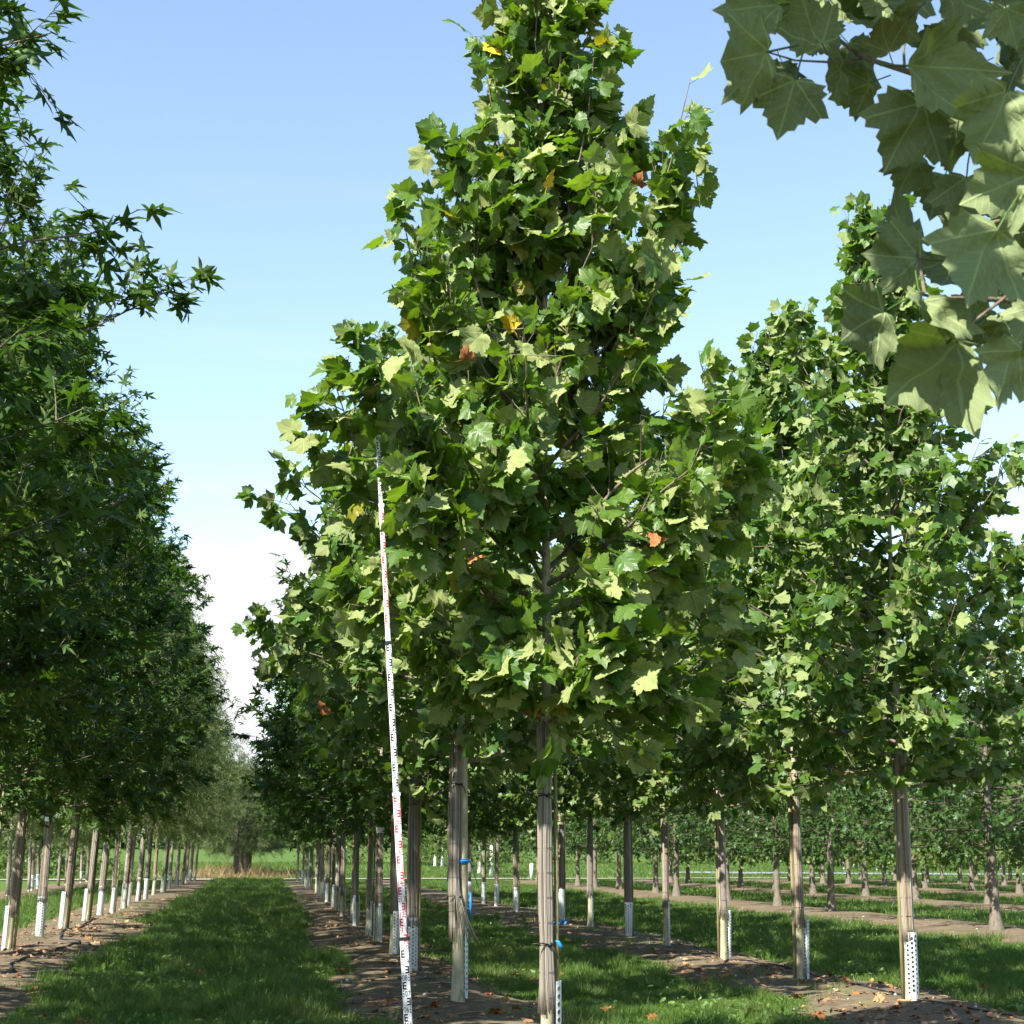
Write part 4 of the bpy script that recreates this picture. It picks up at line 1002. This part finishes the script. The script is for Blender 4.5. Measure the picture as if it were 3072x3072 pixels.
# ------------------------------------------------------------------ measuring staff
def staff():
    g0 = ground_at(1238, 3300, 0.05); base = Vector((g0[0], g0[1], gz(g0[0], g0[1])))
    face = Vector((-base.x, -base.y, 0)).normalized()
    rz = math.atan2(face.x, -face.y)                      # local -Y looks at the path
    e = root('measuring_staff', 'tall white telescopic levelling staff with red and black graduations', 'measuring staff', base)
    lean = 0.066
    e.rotation_euler = (0, -lean, rz)
    zj = [0.0, 1.045, 1.975, 2.985, 3.93, 4.93]; wd = [0.054, 0.047, 0.040, 0.034, 0.028]; dp = [0.030, 0.026, 0.022, 0.018, 0.014]
    def text_mesh(s, h):
        cu = bpy.data.curves.new('t', 'FONT'); cu.body = s; cu.size = h / 0.70; cu.align_x = 'CENTER'; cu.extrude = 0.0
        cu.resolution_u = 3; o = bpy.data.objects.new('t', cu); C.objects.link(o)
        me_ = bpy.data.meshes.new_from_object(o.evaluated_get(bpy.context.evaluated_depsgraph_get()))
        V_ = np.array([v.co[:] for v in me_.vertices]); T_ = [list(p.vertices) for p in me_.polygons]
        bpy.data.objects.remove(o); bpy.data.curves.remove(cu); bpy.data.meshes.remove(me_); return V_, T_
    for k in range(5):
        w, d = wd[k], dp[k]; z0, z1 = zj[k] - (0.05 if k else 0), zj[k + 1]
        b = MB(); c = 0.004
        prof = [(-w / 2 + c, -d / 2), (w / 2 - c, -d / 2), (w / 2, -d / 2 + c), (w / 2, d / 2 - c), (w / 2 - c, d / 2), (-w / 2 + c, d / 2), (-w / 2, d / 2 - c), (-w / 2, -d / 2 + c)]
        V_ = [(x, y, z) for z in (z0, z1) for x, y in prof]
        b.add(V_, q=[(j, (j + 1) % 8, 8 + (j + 1) % 8, 8 + j) for j in range(8)], t=[(8, 8 + j, 8 + j + 1) for j in range(1, 7)] + [(0, j + 1, j) for j in range(1, 7)])
        sec = ob('staff_section', b.mesh('staff_section', [M['staff_white']], smooth=False), e)
        marks = {'black': MB(), 'red': MB()}
        yf = -d / 2 - 0.0008
        for N in range(50):
            zl = N * 0.1
            if not (zj[k] + 0.02 <= zl < zj[k + 1] - 0.03): continue
            m = marks['black' if (N // 10) % 2 == 0 else 'red']; odd = N % 2; sx = -1 if odd else 1   # side of the E
            # E block above the figure
            ew, eh = w * 0.46, 0.048; xe = sx * (w / 2 - ew / 2 - 0.003); ze = zl + 0.05
            m.box((xe + sx * ew * 0.32, yf, ze), (ew * 0.36, 0.0012, eh))
            for q in (-0.40, 0, 0.40): m.box((xe - sx * ew * 0.16, yf - 0.0001 * (q == 0), ze + q * eh), (ew * 0.68, 0.0012, eh * 0.2))
            # short ticks and figures
            for q in (-0.017, 0.0, 0.017): m.box((sx * w * 0.36 if not odd else -w * 0.36, yf, zl + q), (w * 0.16, 0.0012, 0.008))
            tv, tt = text_mesh(f'{N:02d}', 0.036)
            x0 = -sx * w * 0.13; sc = min(1.0, w * 0.62 / (np.ptp(tv[:, 0]) + 1e-6))
            vv = np.column_stack([tv[:, 0] * sc + x0, np.full(len(tv), yf - 0.0006), tv[:, 1] + zl - 0.018])
            for f_ in tt:
                m.add(vv[f_], t=[(0, q, q + 1) for q in range(1, len(f_) - 1)])
            m.box((0, yf + 0.0002, zl + 0.026), (w * 0.9, 0.0010, 0.0012))
        for nm, mm in marks.items():
            if mm.n: ob(f'{nm}_graduation', mm.mesh(f'{nm}_graduation', [M['mark_' + nm]], smooth=False), sec)
        if k:
            b = MB(); b.box((0, 0, zj[k]), (wd[k - 1] + 0.006, dp[k - 1] + 0.006, 0.022))
            lock = ob('lock_collar', b.mesh('lock_collar', [M['mark_black'] if k in (1, 3) else M['staff_white']], smooth=False), e)
            b = MB(); b.tube([(wd[k - 1] / 2 + 0.002, 0, zj[k]), (wd[k - 1] / 2 + 0.012, 0, zj[k])], 0.009, 10); ob('lock_button', b.mesh('lock_button', [M['mark_black']]), lock)
    b = MB(); b.box((0, 0, 4.935), (0.034, 0.02, 0.012)); ob('end_cap', b.mesh('end_cap', [M['staff_white']], smooth=False), e)
    b = MB(); b.box((0, 0, 0.004), (0.060, 0.036, 0.03)); ob('foot_plate', b.mesh('foot_plate', [M['mark_black']], smooth=False), e)
staff()

# ------------------------------------------------------------------ hoses, straps, markers, stones
def on_ground(pts, lift=0.012):
    out = []
    for (x1, y1), (x2, y2) in zip(pts[:-1], pts[1:]):
        n = max(2, int(math.hypot(x2 - x1, y2 - y1) / 0.25))
        for t in np.linspace(0, 1, n, endpoint=False): out.append((x1 + (x2 - x1) * t, y1 + (y2 - y1) * t))
    out.append(pts[-1]); a = np.array(out)
    a[:, 0] += (vnoise(a[:, 1] * 0.8, a[:, 0] * 0.2, 31) - 0.5) * 0.22
    return np.column_stack([a, ground_z(a[:, 0], a[:, 1]) + lift])
def hose(label, pts, r=0.013):
    p = on_ground(pts, r * 0.7); b = MB(); b.tube(p, r, 7)
    tag(ob('drip_hose', b.mesh('drip_hose', [M['hose']])), label, 'hose')
hose('black drip hose lying along the feet of the plane row', [(XR + 0.75, 12.5), (XR + 0.30, 15.5), (XR + 0.12, 18), (XR + 0.30, 21), (XR + 0.12, 25), (XR + 0.28, 28.6), (XR + 0.1, 34), (XR + 0.2, 42)])
hose("black drip hose curving past the third tree of the staff's row", [(XC + 0.10, ya + 0.3), (XC + 0.16, ya + 2.2), (XC - 0.05, ya + 4.2), (XC + 0.10, yb - 0.3), (XC + 0.15, yb + 4)])
yw_ = row_y(135, XL)
hose('black drip hose looping in the soil by the white-banded tree', [(XL + 0.6, 24), (XL + 0.55, 27.5), (XL + 0.75, yw_ - 2.6), (XL + 0.72, yw_ - 1.0), (XL + 0.35, yw_ - 0.4), (XL + 0.12, yw_ + 1.5), (XL + 0.15, yw_ + 9)], 0.02)
g_ = ground_at(1690, 2782, 0.06); b = MB()
for q in range(3):
    a = np.linspace(0, 2.6, 8); p = np.column_stack([g_[0] + (-0.15 + 0.13 * q) + 0.09 * np.cos(a + q), g_[1] + 0.1 * np.sin(a * 2 + q), 0.10 + 0.06 * np.abs(np.sin(a + q))]); p[:, 2] += gz(g_[0], g_[1]) - 0.09; b.tube(p, [0.012, .018, .02, .02, .02, .02, .018, .012], 5)
tag(ob('blue_strap', b.mesh('blue_strap', [M['blue_band']])), 'crumpled bright blue plastic strap lying on the soil strip', 'strap')
g_ = ground_at(1584, 2640, 0.0); b = MB(); b.tube([(0, 0, 0), (0, 0, 0.95), (0, 0, 1.0)], [0.11, 0.11, 0.07], 12)
tag(ob('marker_post', b.mesh('marker_post', [M['paper_white']]), loc=(g_[0], 102.5, gz(g_[0], 102.5))), 'short white round marker post on the grass before the end path', 'post')
b = MB(); b.box((0, 0, 0.45), (0.14, 0.05, 1.1)); b.box((0, -0.027, 0.8), (0.10, 0.006, 0.12))
xm = along(2965, 110); tag(ob('delineator_post', b.mesh('delineator_post', [M['paper_white']], smooth=False), loc=(xm, 110, gz(xm, 110))), 'white roadside marker post by the grey road', 'post')

# fallen leaves: the larger ones singly, the crumbs as one mass
rg = np.random.default_rng(640)
FL = template_meshes('fallen_leaf', temps(OUT_PLANE, 41, 5, rings=2, bend=2.0, petiole=0.4), M['dry_leaf'])
spots = [ground_at(px, py, 0.05)[:2] for px, py in [(1020, 2922), (1115, 3015), (1290, 3040), (1310, 2930), (1350, 2900), (1395, 2920), (1475, 2990), (1480, 3060), (1515, 3000), (1540, 2925), (1560, 3030), (1600, 2945), (1690, 2925), (1830, 3030), (1965, 3048), (2280, 3042), (2110, 2920), (2125, 2935), (2180, 2935), (2390, 3000), (2440, 3050), (2580, 2995), (2690, 3040), (2960, 2960), (115, 2965), (260, 3055), (130, 3040), (330, 3010), (60, 2930), (600, 2915)]]
for k, p in enumerate(spots):
    soilp = 'soil' if soilness(np.array([p[0]]), np.array([p[1]]))[0] > 0.5 else 'grass'
    o = ob('fallen_leaf', FL[k % 5], loc=(p[0], p[1], gz(*p) + (0.02 if soilp == 'soil' else 0.06)), rot=(rg.uniform(-.35, .35), rg.uniform(-.35, .35), rg.uniform(0, 6.28)), scale=(rg.uniform(.10, .16),) * 3)
    tag(o, f'curled dry orange-brown leaf fallen on the {soilp}', 'leaf', f'dry leaves fallen on the {soilp}')
def scatter(n, x0, x1, y0, y1, soil=True, power=1.6, seed=0):
    rg_ = np.random.default_rng(seed); u_ = rg_.random(n); yy = y0 * (y1 / y0) ** (u_); xx = rg_.uniform(x0, x1, n)
    s_ = soilness(xx, yy); keep = rg_.random(n) < (s_ if soil else 1 - s_) ** power
    return xx[keep], yy[keep], rg_
xx, yy, rg = scatter(9000, -5, 9, 14, 60, True, 1.0, 71)
cl = vnoise(xx * 0.8, yy * 0.6, 15); k_ = rg.random(len(xx)) < np.clip((cl - 0.35) * 2.4, 0.05, 1); xx, yy = xx[k_], yy[k_]
n = len(xx); pp = np.column_stack([xx, yy, ground_z(xx, yy) + 0.012])
fr = frames(rg.normal(0, 1, (n, 3)) * (1, 1, .25), UP + rg.normal(0, 0.35, (n, 3)))
tag(ob('leaf_litter', bake_leaves('leaf_litter', temps(OUT_MID, 42, 4, bend=1.8, petiole=0), pp, fr, rg.uniform(0.03, 0.10, n), M['litter'], rg)), 'brown leaf crumbs and litter scattered over the soil strips', kind='stuff')
xx, yy, rg = scatter(1500, -5, 9, 14, 45, True, 1.0, 72)
b = MB()
for x_, y_ in zip(xx, yy):
    a = rg.uniform(0, 6.28) ; l_ = rg.uniform(0.04, 0.28); d = np.array([math.cos(a), math.sin(a), rg.uniform(-.05, .12)]) * l_; p = np.array([x_, y_, gz(x_, y_) + 0.01])
    b.tube([p, p + d * 0.5 + (0, 0, .008), p + d], rg.uniform(.003, .009), 4, rg.random())
tag(ob('twig_debris', b.mesh('twig_debris', [M['stick']])), 'dry twigs and bark bits on the soil strips', kind='stuff')
xx, yy, rg = scatter(700, -5, 17, 14, 50, True, 1.0, 73)
b = MB()
for x_, y_ in zip(xx, yy):
    r_ = rg.uniform(.008, .03); v_ = np.array([[1, 0, 0], [-1, 0, 0], [0, 1, 0], [0, -1, 0], [0, 0, .8], [0, 0, -.8], [.6, .6, .4], [-.6, -.6, .4]]) * r_ * rg.uniform(.7, 1.2, (8, 1))
    b.add(v_ + (x_, y_, gz(x_, y_) + r_ * .3), t=[(0, 6, 4), (6, 2, 4), (2, 1, 4), (1, 7, 4), (7, 3, 4), (3, 0, 4), (0, 2, 6), (1, 3, 7), (0, 5, 2), (2, 5, 1), (1, 5, 3), (3, 5, 0)])
tag(ob('pebbles', b.mesh('pebbles', [M['stone']])), 'small pale stones and clods lying in the soil', kind='stuff')

# ------------------------------------------------------------------ grass
def blades(name, n, x0, x1, y0, y1, hmin, hmax, w, m, label, seed, soil=False, mask=None, power=1.3):
    xx, yy, rg_ = scatter(n, x0, x1, y0, y1, soil, power, seed)
    if mask is not None:
        k = mask(xx, yy, rg_); xx, yy = xx[k], yy[k]
    px = 791 + F_PX * xx / yy                              # keep to what can be seen, with a margin to the sides
    k = (px > -900) & (px < 4200); xx, yy = xx[k], yy[k]; n_ = len(xx)
    cl = 0.42 + 2.2 * vnoise(xx * 5.5, yy * 4.0, 19) ** 2 * (0.35 + vnoise(xx * 0.9, yy * 0.6, 23))
    h = rg_.uniform(hmin, hmax, n_) * cl; a = rg_.uniform(0, 6.28, n_); ww = w * rg_.uniform(.6, 1.3, n_) * np.clip(yy / 22, 0.8, 3.2)
    lean = rg_.normal(0, 0.45, (n_, 2)) * h[:, None]
    z = ground_z(xx, yy) - 0.006
    dx, dy = np.cos(a) * ww / 2, np.sin(a) * ww / 2
    V_ = np.empty((n_, 3, 3)); V_[:, 0] = np.column_stack([xx - dx, yy - dy, z]); V_[:, 1] = np.column_stack([xx + dx, yy + dy, z]); V_[:, 2] = np.column_stack([xx + lean[:, 0], yy + lean[:, 1], z + h])
    me_ = new_mesh(name, V_.reshape(-1, 3), np.arange(n_ * 3).reshape(-1, 3), rnd=np.repeat(rg_.random(n_), 3), mats=[m], smooth=False)
    return tag(ob(name, me_), label, kind='stuff')
blades('grass', 420000, -2.9, 1.2, 14, 108, 0.05, 0.125, 0.010, M['grass'], 'mown green grass of the lawn aisle between the two rows', 91)
blades('grass', 330000, 2.4, 5.7, 14, 100, 0.04, 0.10, 0.010, M['grass'], "mown grass between the staff's row and the drip-hose row", 92)
blades('grass', 330000, 7.0, 13.6, 17, 100, 0.05, 0.11, 0.011, M['grass'], 'mown grass between the drip-hose row and the first oaks', 93)
blades('grass', 160000, 13.6, 44, 30, 103, 0.06, 0.13, 0.013, M['grass'], 'mown grass between the oak rows', 94)
blades('grass', 120000, -8.5, -4.6, 22, 103, 0.06, 0.16, 0.012, M['grass'], 'mown grass behind the row across the aisle', 95)
blades('field_grass', 130000, -40, 60, 108, 170, 0.08, 0.2, 0.02, M['grass'], 'bright meadow grass past the end path', 96)
tuft = lambda x, y, rg_: rg_.random(len(x)) < np.clip((vnoise(x * 1.7, y * 1.3, 27) - 0.66) * 5, 0, 1)
blades('weeds', 60000, -5, 9, 14, 60, 0.03, 0.09, 0.010, M['weed'], 'sparse weeds sprouting on the soil strips', 97, soil=True, mask=tuft, power=0.6)
straw = lambda x, y, rg_: rg_.random(len(x)) < np.exp(-((x + 1.9) / 2.6) ** 2)
blades('dry_grass', 11000, -8, 4, 109.5, 128, 0.15, 0.6, 0.02, M['straw'], 'tall straw-coloured dry grass under the pines', 98, mask=straw)

xx, yy, rg = scatter(30000, -2.9, 13, 14, 45, False, 1.2, 99)
k_ = rg.random(len(xx)) < np.clip((vnoise(xx * 1.1, yy * 0.9, 41) - 0.35) * 2.2, 0.04, 1); xx, yy = xx[k_], yy[k_]; n = len(xx)
pp = np.column_stack([xx, yy, ground_z(xx, yy) + rg.uniform(0.02, 0.08, n)])
fr = frames(rg.normal(0, 1, (n, 3)) * (1, 1, .5) + UP * 0.4, UP + rg.normal(0, 0.5, (n, 3)))
OV = temps(mirror([(0, 0), (0.16, 0.3), (0.24, 0.6), (0.15, 0.9), (0, 1.05)]), 43, 3, petiole=0)
tag(ob('lawn_weeds', bake_leaves('lawn_weeds', OV, pp, fr, rg.uniform(0.035, 0.095, n), M['weed'], rg)), 'small broad-leaved weeds growing among the lawn grass', kind='stuff')
